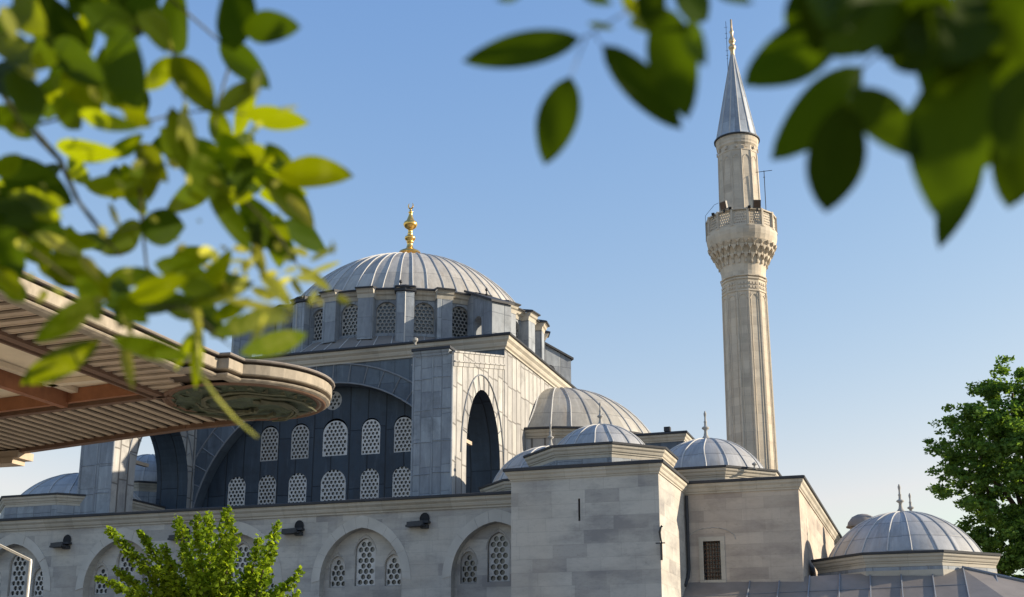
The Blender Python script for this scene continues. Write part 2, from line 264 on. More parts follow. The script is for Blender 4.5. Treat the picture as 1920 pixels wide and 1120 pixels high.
# ------------------------------------------------------------------ mesh helpers
class MB:
    def __init__(s): s.v = []; s.f = []; s.mi = []; s.m = 0; s.sm = []; s.smooth = False
    def add(s, vs, fs):
        o = len(s.v); s.v += [tuple(x) for x in vs]
        for f in fs: s.f.append([o + i for i in f]); s.mi.append(s.m); s.sm.append(s.smooth)
    def box(s, x0, x1, y0, y1, z0, z1, bottom=True):
        vs = [(x0, y0, z0), (x1, y0, z0), (x1, y1, z0), (x0, y1, z0), (x0, y0, z1), (x1, y0, z1), (x1, y1, z1), (x0, y1, z1)]
        s.add(vs, [(0, 1, 5, 4), (1, 2, 6, 5), (2, 3, 7, 6), (3, 0, 4, 7), (4, 5, 6, 7)] + ([(3, 2, 1, 0)] if bottom else []))
    def obox(s, c, ax, ay, az):
        c, ax, ay, az = map(Vector, (c, ax, ay, az))
        vs = [c + ax * i + ay * j + az * k for k in (-1, 1) for j in (-1, 1) for i in (-1, 1)]
        s.add(vs, [(0, 2, 3, 1), (4, 5, 7, 6), (0, 1, 5, 4), (1, 3, 7, 5), (3, 2, 6, 7), (2, 0, 4, 6)])
    def molding(s, poly, prof, cap=True, capbot=False, closed=True):
        n = len(poly); rings = []
        for (o, z) in prof: rings.append([(x, y, z) for x, y in offset(poly, o)])
        vs = [p for r in rings for p in r]; fs = []
        for j in range(len(prof) - 1):
            for i in range(n): fs.append((j * n + i, j * n + (i + 1) % n, (j + 1) * n + (i + 1) % n, (j + 1) * n + i))
        if cap: fs.append([(len(prof) - 1) * n + i for i in range(n)])
        if capbot: fs.append([i for i in range(n)][::-1])
        s.add(vs, fs)
    def lathe(s, prof, n, c=(0, 0, 0), a0=0.0, a1=2 * math.pi):
        full = abs(a1 - a0 - 2 * math.pi) < 1e-6; m = n if full else n + 1; vs = []; fs = []
        for r, z in prof:
            for i in range(m):
                a = a0 + (a1 - a0) * i / n; vs.append((c[0] + r * math.cos(a), c[1] + r * math.sin(a), c[2] + z))
        for j in range(len(prof) - 1):
            for i in range(n):
                i2 = (i + 1) % m; fs.append((j * m + i, j * m + i2, (j + 1) * m + i2, (j + 1) * m + i))
        s.add(vs, fs)
    def tube(s, path, r, n=6, caps=True):
        path = [Vector(p) for p in path]; k = len(path); rs = r if isinstance(r, (list, tuple)) else [r] * k
        vs = []; fs = []; prev = None
        for i, p in enumerate(path):
            t = (path[min(i + 1, k - 1)] - path[max(i - 1, 0)]).normalized()
            if prev is None: a = t.cross(Vector((0, 0, 1)) if abs(t.z) < 0.9 else Vector((1, 0, 0))).normalized()
            else: a = (prev - t * prev.dot(t)).normalized()
            prev = a; b = t.cross(a)
            for j in range(n):
                q = 2 * math.pi * j / n; vs.append(p + (a * math.cos(q) + b * math.sin(q)) * rs[i])
        for i in range(k - 1):
            for j in range(n): fs.append((i * n + j, i * n + (j + 1) % n, (i + 1) * n + (j + 1) % n, (i + 1) * n + j))
        if caps: fs.append([j for j in range(n)][::-1]); fs.append([(k - 1) * n + j for j in range(n)])
        s.add(vs, fs)
    def holed(s, outer, holes, to3, depth_vec=None):
        polys = [outer] + list(holes)
        tri = tessellate_polygon([[Vector((a, b, 0)) for a, b in q] for q in polys])
        flat = [q for pl in polys for q in pl]; vs = [Vector(to3(a, b)) for a, b in flat]
        n = vs[1] - vs[0]
        s.add(vs, [tuple(t) for t in tri])
        if depth_vec is not None:
            d = Vector(depth_vec)
            for h in holes:
                k = len(h); f = [Vector(to3(a, b)) for a, b in h]
                s.add(f + [p + d for p in f], [(i, (i + 1) % k, k + (i + 1) % k, k + i) for i in range(k)])
    def build(s, name, mats, parent=None, origin=None, smooth_angle=None):
        me = bpy.data.meshes.new(name); o0 = Vector(origin) if origin is not None else Vector((0, 0, 0))
        me.from_pydata([tuple(Vector(v) - o0) for v in s.v], [], s.f)
        for m in (mats if isinstance(mats, (list, tuple)) else [mats]): me.materials.append(M[m] if isinstance(m, str) else m)
        me.polygons.foreach_set('material_index', s.mi); me.polygons.foreach_set('use_smooth', s.sm); me.update()
        b = bmesh.new(); b.from_mesh(me); bmesh.ops.remove_doubles(b, verts=b.verts, dist=0.0004) if len(s.v) < 60000 else None
        bmesh.ops.recalc_face_normals(b, faces=b.faces); b.to_mesh(me); b.free()
        o = bpy.data.objects.new(name, me); COL.objects.link(o)
        if parent is not None:
            o.parent = parent; o.location = o0 - WORLD[parent.name]
        else: o.location = o0
        WORLD[o.name] = o0.copy()
        return o
WORLD = {}
def offset(poly, o):
    if abs(o) < 1e-9: return list(poly)
    n = len(poly); out = []
    for i in range(n):
        p0, p1, p2 = (Vector(poly[(i - 1) % n]), Vector(poly[i]), Vector(poly[(i + 1) % n]))
        d1 = (p1 - p0).normalized(); d2 = (p2 - p1).normalized(); n1 = Vector((d1.y, -d1.x)); n2 = Vector((d2.y, -d2.x))
        b = n1 + n2; q = b.length_squared
        b = b * (2 / q) if q > 0.4 else b.normalized() * 1.6
        out.append(tuple(p1 + b * o))
    return out
def ngon(cx, cy, r, n, ph=0.0): return [(cx + r * math.cos(ph + 2 * math.pi * i / n), cy + r * math.sin(ph + 2 * math.pi * i / n)) for i in range(n)]
def octo(cx, cy, r): return ngon(cx, cy, r, 8, R(22.5))
def rect(x0, x1, y0, y1): return [(x0, y0), (x1, y0), (x1, y1), (x0, y1)]
def arch(c, w, zs, rise, n=14, pointed=True):
    """points of an arch from the left springing to the right one"""
    pts = []
    if pointed and rise > w * 1.02:
        Rr = (rise * rise + w * w) / (2 * w); ang = math.acos((Rr - w) / Rr)
        left = [(c - w + Rr - Rr * math.cos(ang * i / n), zs + Rr * math.sin(ang * i / n)) for i in range(n + 1)]
        pts = left + [(2 * c - x, z) for x, z in reversed(left[:-1])]
    else: pts = [(c - w * math.cos(math.pi * i / (2 * n)), zs + rise * math.sin(math.pi * i / (2 * n))) for i in range(2 * n + 1)]
    return pts
def thing(name, label, cat, loc=(0, 0, 0), group=None):
    o = bpy.data.objects.new(name, None); COL.objects.link(o); o.location = loc; o.empty_display_size = 0.3
    WORLD[o.name] = Vector(loc); tag(o, label, cat, group); return o
def tag(o, label, cat, group=None):
    o['label'] = label; o['category'] = cat
    if group: o['group'] = group
    return o
def structure(o): o['kind'] = 'structure'; return o
def put(o, parent, loc, rz=0.0):
    c = o.copy(); COL.objects.link(c); c.parent = parent; c.location = Vector(loc) - WORLD[parent.name]; c.rotation_euler = (0, 0, rz); return c
CORN = lambda z, h, o: [(0, z), (o * 0.18, z), (o * 0.18, z + h * 0.14), (o * 0.38, z + h * 0.24), (o * 0.5, z + h * 0.45), (o * 0.5, z + h * 0.52), (o * 0.8, z + h * 0.72), (o * 0.86, z + h)]
def walls_with_cornice(parent, name, poly, z0, z1, ch, co, wallmat='stone', trim='trim', edge=0.13, roof=None):
    """a block: wall, moulded cornice and dark lead edge, as one wall part with a cornice and a roof edge below it"""
    b = MB(); b.molding(poly, [(0, z0), (0, z1)], cap=True); w = b.build(name, wallmat, parent)
    b = MB(); b.molding(poly, CORN(z1, ch, co), cap=True); b.build('cornice', trim, w)
    zt = z1 + ch; b = MB(); b.molding(poly, [(co * 0.80, zt + 0.002), (co * 1.06, zt + 0.01), (co * 1.12, zt + edge * 0.5), (co * 1.0, zt + edge), (-0.4, zt + edge + 0.1)], cap=True)
    b.build('roof_edge', 'lead_edge', w); return w

# ------------------------------------------------------------------ windows: honeycomb plaster grilles
def window_mesh(name, w, h, kind, pitch, hole, border=0.05, mats=('lattice', 'glass'), thick=0.07, back=0.09):
    if kind == 'round': out = [(w / 2 * math.cos(2 * math.pi * i / 28), h / 2 + h / 2 * math.sin(2 * math.pi * i / 28)) for i in range(28)]
    elif kind == 'semi': out = [(-w / 2, 0)] + arch(0, w / 2, h - w / 2, w / 2, 9, False) + [(w / 2, 0)]
    else: out = [(-w / 2, 0)] + arch(0, w / 2, h - w * 0.62, w * 0.62, 7, True) + [(w / 2, 0)]
    out = [out[i] for i in range(len(out)) if i == 0 or (Vector(out[i]) - Vector(out[i - 1])).length > 1e-4]
    def inside(x, z, m):
        k = len(out); ok = False
        for i in range(k):
            (x1, y1), (x2, y2) = out[i], out[(i + 1) % k]
            if (y1 > z) != (y2 > z) and x < (x2 - x1) * (z - y1) / (y2 - y1) + x1: ok = not ok
            d = Vector((x2 - x1, y2 - y1)); t = max(0, min(1, (Vector((x, z)) - Vector((x1, y1))).dot(d) / max(d.length_squared, 1e-9)))
            if (Vector((x1, y1)) + d * t - Vector((x, z))).length < m: return False
        return ok
    holes = []; rows = int(h / (pitch * 0.866)) + 2; cols = int(w / pitch) + 3
    for j in range(rows):
        for i in range(-cols, cols + 1):
            x = (i + 0.5 * (j % 2)) * pitch; z = border + hole * 0.9 + j * pitch * 0.866
            if not inside(x, z, border + hole * 0.25): continue
            hp = []
            for q in range(8):
                a = 2 * math.pi * (q + 0.5) / 8; dx, dz = hole * math.cos(a), hole * math.sin(a); t = 1.0
                while t > 0.05 and not inside(x + dx * t, z + dz * t, border): t -= 0.08
                hp.append((x + dx * t, z + dz * t))
            holes.append(hp)
    b = MB(); b.holed(out, holes, lambda u, v: (u, 0, v), (0, thick, 0))
    k = len(out); b.add([(x, 0, z) for x, z in out] + [(x, thick, z) for x, z in out], [(i, (i + 1) % k, k + (i + 1) % k, k + i) for i in range(k)])
    b.m = 1; b.add([(x, back, z) for x, z in out], [tuple(range(k))])
    me = bpy.data.meshes.new(name); me.from_pydata(b.v, [], b.f)
    for m in mats: me.materials.append(M[m])
    me.polygons.foreach_set('material_index', b.mi); me.update()
    return bpy.data.objects.new(name, me)
def outline(w, h, kind, grow=0.0):
    if kind == 'semi': p = [(-w / 2, 0)] + arch(0, w / 2, h - w / 2, w / 2, 9, False) + [(w / 2, 0)]
    else: p = [(-w / 2, 0)] + arch(0, w / 2, h - w * 0.62, w * 0.62, 7, True) + [(w / 2, 0)]
    return [p[i] for i in range(len(p)) if i == 0 or (Vector(p[i]) - Vector(p[i - 1])).length > 1e-4]

# ------------------------------------------------------------------ ground
b = MB(); b.add([(-3000, -3000, 0), (3000, -3000, 0), (3000, 3000, 0), (-3000, 3000, 0)], [(0, 1, 2, 3)]); structure(b.build('ground', 'asphalt'))
b = MB(); b.box(-60, 40, -20, 44, -0.2, 0.12); structure(b.build('plaza_paving', 'ground'))  # out of view; pale stone set to bounce sun up to the eave

# ------------------------------------------------------------------ the mosque
HX, HY = -29.3, 66.4                              # axis of the main dome
mosque = thing('mosque', 'large stone mosque with grey lead domes and a gilded finial on its main dome', 'mosque', (HX, HY, 0))
def part(b, name, mat, parent=mosque, **kw): return b.build(name, mat, parent, **kw)

# hall: a lead clad cube 20 m wide with the plate and cornice the drum stands on
X0, X1, Y0, Y1 = -39.3, -19.45, 56.2, 76.6
TC, TR, TB = (HX, 9.6), 8.0, 1.05                # tympanum arch: centre, radius, width of band
b = MB(); b.holed([(X0, 8), (X1, 8), (X1, 18.62), (X0, 18.62)], [[(TC[0] - TR, 8.05)] + arch(TC[0], TR, TC[1], TR, 20, False) + [(TC[0] + TR, 8.05)]], lambda u, v: (u, Y0, v), (0, 0.75, 0))
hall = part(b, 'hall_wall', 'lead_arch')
for q in (((X1, Y0), (X1, Y1)), ((X0, Y0), (X0, Y1)), ((X0, Y1), (X1, Y1))):
    b = MB(); (xa_, ya_), (xb_, yb_) = q; b.add([(xa_, ya_, 8), (xb_, yb_, 8), (xb_, yb_, 18.62), (xa_, ya_, 18.62)], [(0, 1, 2, 3)]); part(b, 'side_wall', 'lead_sheet', hall)
b = MB()                                          # raised band of curved lead sheets round the tympanum arch
for rr, dz in ((TR + 0.02, 0.0), (TR + TB, 0.0)):
    b.tube([(TC[0] - rr * math.cos(math.pi * i / 40), Y0 - 0.03, TC[1] + rr * math.sin(math.pi * i / 40)) for i in range(41)], 0.05, 5)
for i in range(1, 28):
    a = math.pi * (i + 0.25) / 28; c_, s_ = -math.cos(a), math.sin(a)
    b.tube([(TC[0] + (TR + 0.05) * c_, Y0 - 0.02, TC[1] + (TR + 0.05) * s_), (TC[0] + (TR + TB) * c_, Y0 - 0.02, TC[1] + (TR + TB) * s_)], 0.035, 4)
part(b, 'arch_band', 'seam_dark', hall)
b = MB(); b.molding(rect(X0, X1, Y0, Y1), CORN(18.6, 0.62, 0.42)); part(b, 'cornice', 'trim', hall)
b = MB(); b.molding(rect(X0, X1, Y0, Y1), [(0.34, 19.222), (0.45, 19.23), (0.47, 19.30), (0.42, 19.36), (-0.4, 19.5)], cap=True); part(b, 'roof_edge', 'lead_edge', hall)

# tympanum with its two rows of honeycomb windows and a round one
wins = [(-29.22, 11.3, 1.45, 1.78)] + [(-29.22 + s * d, 11.3, 1.06, 1.72) for s in (-1, 1) for d in (2.1, 3.92, 5.78)] + \
       [(-29.2, 13.84, 1.44, 2.0)] + [(-29.2 + s * d, 13.8, 1.05, 1.92) for s in (-1, 1) for d in (2.08, 3.93)]
YT = Y0 + 0.75
holes = []
for x, z, w, h in wins: holes.append([(x + u, z + v) for u, v in outline(w + 0.02, h + 0.02, 'semi')])
RW = (-29.4, 16.85, 0.52)
holes.append([(RW[0] + RW[2] * math.cos(2 * math.pi * i / 24), RW[1] + RW[2] * math.sin(2 * math.pi * i / 24)) for i in range(24)])
b = MB(); b.holed([(TC[0] - 8.3, 8), (TC[0] + 8.3, 8), (TC[0] + 8.3, 17.9), (TC[0] - 8.3, 17.9)], holes, lambda u, v: (u, YT, v), (0, 0.1, 0))
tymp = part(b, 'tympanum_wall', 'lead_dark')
W1 = window_mesh('window', 1.45, 1.90, 'semi', 0.232, 0.088); W2 = window_mesh('window', 1.06, 1.86, 'semi', 0.225, 0.086); W3 = window_mesh('window', 1.04, 1.04, 'round', 0.225, 0.086)
for x, z, w, h in wins: put(W1 if w > 1.2 else W2, tymp, (x, YT + 0.02, z))
put(W3, tymp, (RW[0], YT + 0.02, RW[1] - RW[2]))

# drum of the main dome: 24 windows between piers, corner turrets
ZB, ZD = 20.72, 23.15
b = MB(); b.molding(rect(X0 + 0.2, X1 - 0.2, Y0 + 0.2, Y1 - 0.2), [(0, 19.4), (-0.5, 19.62)], cap=True)
poly = ngon(HX, HY, 8.05, 48, 0)
b.lathe([(9.5, 19.50), (8.05, ZB)], 48, (HX, HY, 0)); skirt = part(b, 'drum_base', 'lead_roof')
b = MB()
for i in range(60):
    a = 2 * math.pi * i / 60; b.tube([(HX + 9.6 * math.cos(a), HY + 9.6 * math.sin(a), 19.48), (HX + 8.0 * math.cos(a), HY + 8.0 * math.sin(a), ZB + .02)], 0.03, 4)
part(b, 'seam', 'seam', skirt)
WD = window_mesh('window', 1.14, 1.80, 'semi', 0.232, 0.096, border=0.03, mats=('lattice_old', 'glass'), thick=0.05, back=0.07)
b = MB()
RD = 7.95
for k in range(24):                                # each facet of the drum with its window opening
    a = R(-90 + 15 * k); t = Vector((-math.sin(a), math.cos(a), 0)); n = Vector((math.cos(a), math.sin(a), 0)); hw = RD * math.tan(R(7.5))
    c = Vector((HX, HY, 0)) + n * RD
    b.holed([(-hw, ZB - 0.1), (hw, ZB - 0.1), (hw, ZD - 0.05), (-hw, ZD - 0.05)], [[(u, ZB + 0.18 + v) for u, v in outline(1.16, 1.82, 'semi')]], lambda u, v: c + t * u + Vector((0, 0, v)), tuple(-n * 0.3))
drum = part(b, 'drum', 'lead_pier')
for k in range(24):
    a = R(-90 + 15 * k)
    if -0.2 < math.sin(a) and math.cos(a) < 0.1: continue     # the far windows are behind the dome
    n = Vector((math.cos(a), math.sin(a), 0)); put(WD, drum, Vector((HX, HY, ZB + 0.19)) + n * (RD - 0.16), a + math.pi / 2)
for k in range(24):
    ad = -82.5 + 15 * k; a = R(ad); n = Vector((math.cos(a), math.sin(a), 0)); t = Vector((-n.y, n.x, 0))
    if abs(abs((ad + 360) % 180 - 90) - 52.5) < 1: continue     # a turret stands here
    big = abs(abs((ad + 360) % 180 - 90) - 22.5) < 1
    hw, r1 = (0.50, 8.56) if big else (0.43, 8.46)
    b = MB(); c0 = Vector((HX, HY, 0))
    pl = [tuple((c0 + n * r + t * s).xy) for r, s in ((7.5, -hw), (r1 - 0.18, -hw), (r1, -hw + 0.0), (r1 + (0.12 if big else 0), 0), (r1, hw), (7.5, hw))]
    zb = 20.1 if big else 20.45
    b.molding(pl, [(0, zb), (0, ZD - (0.06 if big else 0.0))]); pr_ = part(b, 'pier', 'lead_pier', drum)
    if big:
        b = MB(); pf = c0 + n * (r1 + 0.13); b.tube([pf + Vector((0, 0, zb)), pf + Vector((0, 0, ZD - 0.1))], 0.035, 5); part(b, 'seam', 'seam', drum)
        b = MB(); b.molding(pl, [(0.04, ZD - 0.058), (0.10, ZD - 0.02), (0.10, ZD + 0.26), (0, ZD + 0.33)], capbot=True); part(b, 'pier_cap', 'lead_edge', drum)
# cornice that breaks forward over every pier
def ringpoly(r_in, r_out, hwd):
    p = []
    for k in range(24):
        ad = R(-82.5 + 15 * k)
        for da, r in ((-hwd - 0.004, r_in), (-hwd, r_out), (hwd, r_out), (hwd + 0.004, r_in)): p.append((HX + r * math.cos(ad + da), HY + r * math.sin(ad + da)))
        p.append((HX + r_in * math.cos(ad + R(7.5)), HY + r_in * math.sin(ad + R(7.5))))
    return p
b = MB(); vs = []
prof = [(8.0, 8.48, ZD - 0.32), (8.05, 8.52, ZD - 0.1), (8.16, 8.60, ZD - 0.04), (8.2, 8.64, ZD + 0.08), (8.3, 8.74, ZD + 0.14)]
rings = [[(x, y, z) for x, y in ringpoly(ri, ro, 0.056)] for ri, ro, z in prof]; n_ = len(rings[0])
b.add([p for r in rings for p in r], [(j * n_ + i, j * n_ + (i + 1) % n_, (j + 1) * n_ + (i + 1) % n_, (j + 1) * n_ + i) for j in range(len(rings) - 1) for i in range(n_)])
part(b, 'cornice', 'trim', drum)
b = MB(); prof = [(8.25, 8.69, ZD + 0.142), (8.36, 8.80, ZD + 0.15), (8.38, 8.82, ZD + 0.22), (8.3, 8.74, ZD + 0.26), (7.9, 8.0, ZD + 0.42)]
rings = [[(x, y, z) for x, y in ringpoly(ri, ro, 0.060)] for ri, ro, z in prof]
b.add([p for r in rings for p in r], [(j * n_ + i, j * n_ + (i + 1) % n_, (j + 1) * n_ + (i + 1) % n_, (j + 1) * n_ + i) for j in range(len(rings) - 1) for i in range(n_)])
part(b, 'roof_edge', 'lead_edge', drum)
# four turrets on the diagonals, each with a small arched passage
for ad in (-37.5, -142.5, 37.5, 142.5):
    a = R(ad); n = Vector((math.cos(a), math.sin(a), 0)); t = Vector((-n.y, n.x, 0)); c0 = Vector((HX, HY, 0))
    to3 = lambda s: (lambda u, v: c0 + n * u + t * s + Vector((0, 0, v)))
    b = MB(); hw = 0.62; r0, r1 = 8.0, 10.55
    front = [(r0, 19.7), (r1, 19.5), (r1, 22.35), (r0, 23.55)]
    hole = [(8.72, 20.5)] + arch(9.1, 0.38, 21.5, 0.38, 6, False) + [(9.48, 20.5)]
    b.holed(front, [hole], to3(-hw), tuple(t * 2 * hw)); b.holed(front, [hole], to3(hw))
    q = [c0 + n * r1 + t * s + Vector((0, 0, z)) for s, z in ((-hw, 19.5), (hw, 19.5), (hw, 22.35), (-hw, 22.35))]
    b.add(q, [(0, 1, 2, 3)])
    tu = part(b, 'corner_turret', 'lead_pier', drum)
    b = MB(); tp = []
    for rr, z in ((r0 - 0.2, 23.62), (r1 + 0.14, 22.32)):
        for s in (-hw - 0.13, hw + 0.13): tp.append(c0 + n * rr + t * s + Vector((0, 0, z)))
    b.add(tp + [p + Vector((0, 0, 0.13)) for p in tp], [(0, 1, 3, 2), (4, 5, 7, 6), (0, 1, 5, 4), (2, 3, 7, 6), (0, 2, 6, 4), (1, 3, 7, 5)])
    part(b, 'turret_roof', 'lead_edge', drum)

# domes
random.seed(9)
def dome(parent, c, r, rise, nrib, mat, ribr, name='dome', a0=0.0, a1=2 * math.pi, fin=None, ribmat='seam', nprof=16, phase=0.0):
    Rs = (r * r + rise * rise) / (2 * rise); th = math.asin(min(1, r / Rs)) if rise <= r else math.pi - math.asin(r / Rs)
    prof = [(Rs * math.sin(th * (1 - i / nprof)), Rs * math.cos(th * (1 - i / nprof)) - (Rs - rise)) for i in range(nprof)] + [(0.02, rise)]
    b = MB(); b.smooth = True; b.lathe(prof, 96 if r > 4 else 48, c, a0, a1); d = b.build(name, mat, parent, origin=c)
    b = MB()
    for i in range(nrib + (0 if a1 - a0 > 6.2 else 1)):
        a = a0 + phase + (a1 - a0) * (i + (random.uniform(-0.07, 0.07) if a1 - a0 > 6.2 or 0 < i < nrib else 0)) / nrib; w1, w2 = random.uniform(-1, 1) * 0.06 / nrib, random.uniform(0, 6)
        rr_ = ribr * random.uniform(0.75, 1.15)
        b.tube([(c[0] + (q + ribr * 0.3) * math.cos(a + w1 * 6.28 * math.sin(w2 + j * 0.55)), c[1] + (q + ribr * 0.3) * math.sin(a + w1 * 6.28 * math.sin(w2 + j * 0.55)), c[2] + z + ribr * 0.3) for j, (q, z) in enumerate(prof[:-1])], rr_, 5, caps=False)
    b.smooth = False
    b.build('rib', ribmat, d, origin=c)
    if fin:
        h, mt = fin; top = (c[0], c[1], c[2] + rise - 0.04); k = h
        pr = [(0.16, 0), (0.17, 0.06), (0.11, 0.12), (0.075, 0.18), (0.055, 0.30), (0.06, 0.36), (0.12, 0.40), (0.135, 0.43), (0.11, 0.46), (0.05, 0.49), (0.045, 0.60), (0.06, 0.64), (0.035, 0.68), (0.03, 0.80), (0.045, 0.86), (0.05, 0.92), (0.02, 1.0), (0.0, 1.02)]
        b = MB(); b.smooth = True; b.lathe([(q * min(1.25, max(0.75, k)), z * k) for q, z in pr], 12, top); b.build('finial', mt, d)
    return d
md = dome(mosque, (HX, HY, ZD + 0.15), 7.72, 27.95 - ZD - 0.15, 56, 'dome_big', 0.042, 'main_dome', nprof=24)
b = MB(); b.smooth = True                           # gilded finial of the main dome
pr_ = [(0.78, -0.05), (0.72, 0.08), (0.42, 0.22), (0.26, 0.34), (0.20, 0.55), (0.20, 0.72), (0.26, 0.76), (0.20, 0.80), (0.21, 0.84), (0.34, 0.92), (0.38, 1.02), (0.34, 1.12), (0.20, 1.2), (0.17, 1.26), (0.20, 1.3), (0.15, 1.38), (0.15, 1.62), (0.24, 1.66), (0.40, 1.78), (0.49, 1.95), (0.44, 2.1), (0.28, 2.22), (0.2, 2.42), (0.13, 2.6), (0.11, 2.75), (0.17, 2.8), (0.1, 2.86), (0.07, 3.0), (0.06, 3.1)]
b.lathe([(r * 0.92, z * 0.98) for r, z in pr_], 20, (HX, HY, 28.5)); b.build('finial', 'gold', md)
b = MB()
for s in (-1, 1): b.tube([(HX + s * 0.16 * math.sin(q), HY, 28.5 + 3.2 - 0.2 * math.cos(q)) for q in [i * 0.36 for i in range(8)]], [0.055, 0.055, 0.05, 0.045, 0.04, 0.035, 0.025, 0.012], 6)
b.build('crescent', 'gold', md)

# half domes east and west, each on a polygonal drum
for sgn, xw in ((1, X1), (-1, X0)):
    a0, a1 = (-math.pi / 2, math.pi / 2) if sgn > 0 else (math.pi / 2, 3 * math.pi / 2)
    hr = 5.7; zb = 15.2; HYh = 65.6
    pl = [(xw + hr * 1.04 * math.cos(a0 + (a1 - a0) * i / 12), HYh + hr * 1.04 * math.sin(a0 + (a1 - a0) * i / 12)) for i in range(13)]
    b = MB(); b.molding(pl, [(0, 9), (0, zb - 0.55)], cap=False); dr = part(b, 'half_drum', 'lead_sheet')
    b = MB(); b.molding(pl, CORN(zb - 0.55, 0.42, 0.3), cap=False); part(b, 'cornice', 'trim', dr)
    b = MB(); b.molding(pl, [(0.25, zb - 0.125), (0.36, zb - 0.12), (0.37, zb - 0.03), (0.2, zb + 0.02), (-0.5, zb + 0.12)], cap=False); part(b, 'roof_edge', 'lead_edge', dr)
    WH = window_mesh('window', 0.9, 1.5, 'semi', 0.26, 0.09)
    for i in range(12):
        if i % 2: continue
        am = a0 + (a1 - a0) * (i + 0.5) / 12; rr = hr * 1.04 * math.cos(math.pi / 24) + 0.1
        put(WH, dr, (xw + rr * math.cos(am), HYh + rr * math.sin(am), zb - 2.75), am + math.pi / 2)
    dome(mosque, (xw, HYh, zb), hr, 3.4, 15, 'dome_half', 0.045, 'half_dome', a0, a1)

# buttresses: a pier and a wall carried on an arch in front of the hall
def buttress(xa, xb, lit):
    ya, yb = 49.2, Y0 - 0.003
    op = [(50.97, 8.3)] + arch(53.3, 2.33, 12.35, 3.4, 12, False) + [(55.63, 8.3)]
    side = [(ya, 8), (yb, 8), (yb, 18.15), (ya, 16.55)]
    b = MB(); b.holed(side, [op], lambda u, v: (xa, u, v)); b.holed(side, [op], lambda u, v: (xb, u, v))
    k_ = len(op); b.m = 1; b.add([(xa, u, v) for u, v in op] + [(xb, u, v) for u, v in op], [(i, i + 1, k_ + i + 1, k_ + i) for i in range(k_ - 1)]); b.m = 0
    w = part(b, 'buttress', ('lead_sheet', 'lead_dark'))  # arch reveals in dark lead, painting the shade inside the opening
    b = MB(); b.add([(xa, ya - 0.004, 8), (xb, ya - 0.004, 8), (xb, ya - 0.004, 16.5), (xa, ya - 0.004, 16.5)], [(0, 1, 2, 3)])
    for u in (0.0, 0.5, 1.0):
        x = xa + 0.03 + (xb - xa - 0.06) * u; b.tube([(x, ya - 0.01, 8), (x, ya - 0.01, 16.45)], 0.045, 6)
    for z in (9.6, 11.05, 12.5, 13.95, 15.4):
        b.tube([(xa + 0.05, ya - 0.01, z), (xa + (xb - xa) / 2, ya - 0.01, z + 0.04)], 0.022, 4); b.tube([(xa + (xb - xa) / 2, ya - 0.01, z + 0.1), (xb - 0.05, ya - 0.01, z + 0.06)], 0.022, 4)
    part(b, 'pier_face', 'lead_pier', w)
    b = MB()                                        # moulded cap at the front, sloping coping along the wall
    b.molding(rect(xa + 0.22, xb - 0.30, ya + 0.02, ya + 0.5), CORN(16.42, 0.30, 0.2)); part(b, 'pier_cap', 'lead_pier', w)
    b = MB(); b.molding(rect(xa + 0.22, xb - 0.30, ya + 0.02, ya + 0.5), [(0.17, 16.723), (0.24, 16.73), (0.23, 16.85), (-0.15, 16.93)]); part(b, 'cap_edge', 'lead_edge', w)
    b = MB(); zt = lambda y: 16.55 + (y - ya) * (18.15 - 16.55) / (yb - ya)
    for (o, z0, z1) in ((0.05, -0.62, -0.42), (0.11, -0.42, -0.36), (0.04, -0.36, 0.02), (0.10, 0.02, 0.10)):
        p = [(x, y, zt(y) + z) for y in (ya + 0.02, yb) for x in (xa - o, xb + o) for z in (z0, z1)]
        b.add(p, [(0, 1, 3, 2), (4, 5, 7, 6), (0, 1, 5, 4), (2, 3, 7, 6), (1, 3, 7, 5), (0, 2, 6, 4)])
    part(b, 'coping', 'lead_sheet', w)
    for xs in (xa - 0.03, xb + 0.03):               # lead roll over the arch and its voussoir sheets; dark tone paints a shadow line
        b = MB(); pts = arch(53.3, 2.33, 12.35, 3.4, 12, False); po = arch(53.2, 2.95, 12.2, 4.25, 12, False)
        b.tube([(xs, y, z) for y, z in po], 0.032, 6)
        for i in range(2, 24, 2): b.tube([(xs, pts[i][0], pts[i][1]), (xs, po[i][0], po[i][1])], 0.016, 4)
        part(b, 'arch_roll', 'seam_dark', w)
    b = MB(); b.box(xb - 0.5, xb - 0.3, 50.96, 52.5, 12.95, 13.12); part(b, 'tie_beam', 'wood', w)
    return w
buttress(-21.42, -19.48, True); buttress(-39.12, -37.2, False)

# outer wall with pointed recesses, three honeycomb windows in each
YW, XL, XR = 48.0, -62.0, -14.65
BAYS = [HX + 6.14 * k for k in (-5, -4, -3, -2, -1, 0, 1, 2)]
def recess(c): return [(c - 1.95, 0.3)] + arch(c, 1.95, 6.45, 2.22, 12, True) + [(c + 1.95, 0.3)]
hl = [recess(c) for c in BAYS]
b = MB(); b.holed([(XL, 0), (XR, 0), (XR, 9.28), (XL, 9.28)], hl, lambda u, v: (u, YW, v), (0, 0.42, 0)); ow = part(b, 'outer_wall', 'stone')
WM = window_mesh('window', 0.92, 2.04, 'pointed', 0.272, 0.118, border=0.035); WS = window_mesh('window', 0.72, 1.34, 'pointed', 0.268, 0.116, border=0.035)
b = MB(); hl = []
for c in BAYS:
    hl += [[(c + u, 6.2 + v) for u, v in outline(0.98, 2.08, 'pointed')]] + [[(c + s * 1.33 + u, 6.17 + v) for u, v in outline(0.76, 1.36, 'pointed')] for s in (-1, 1)]
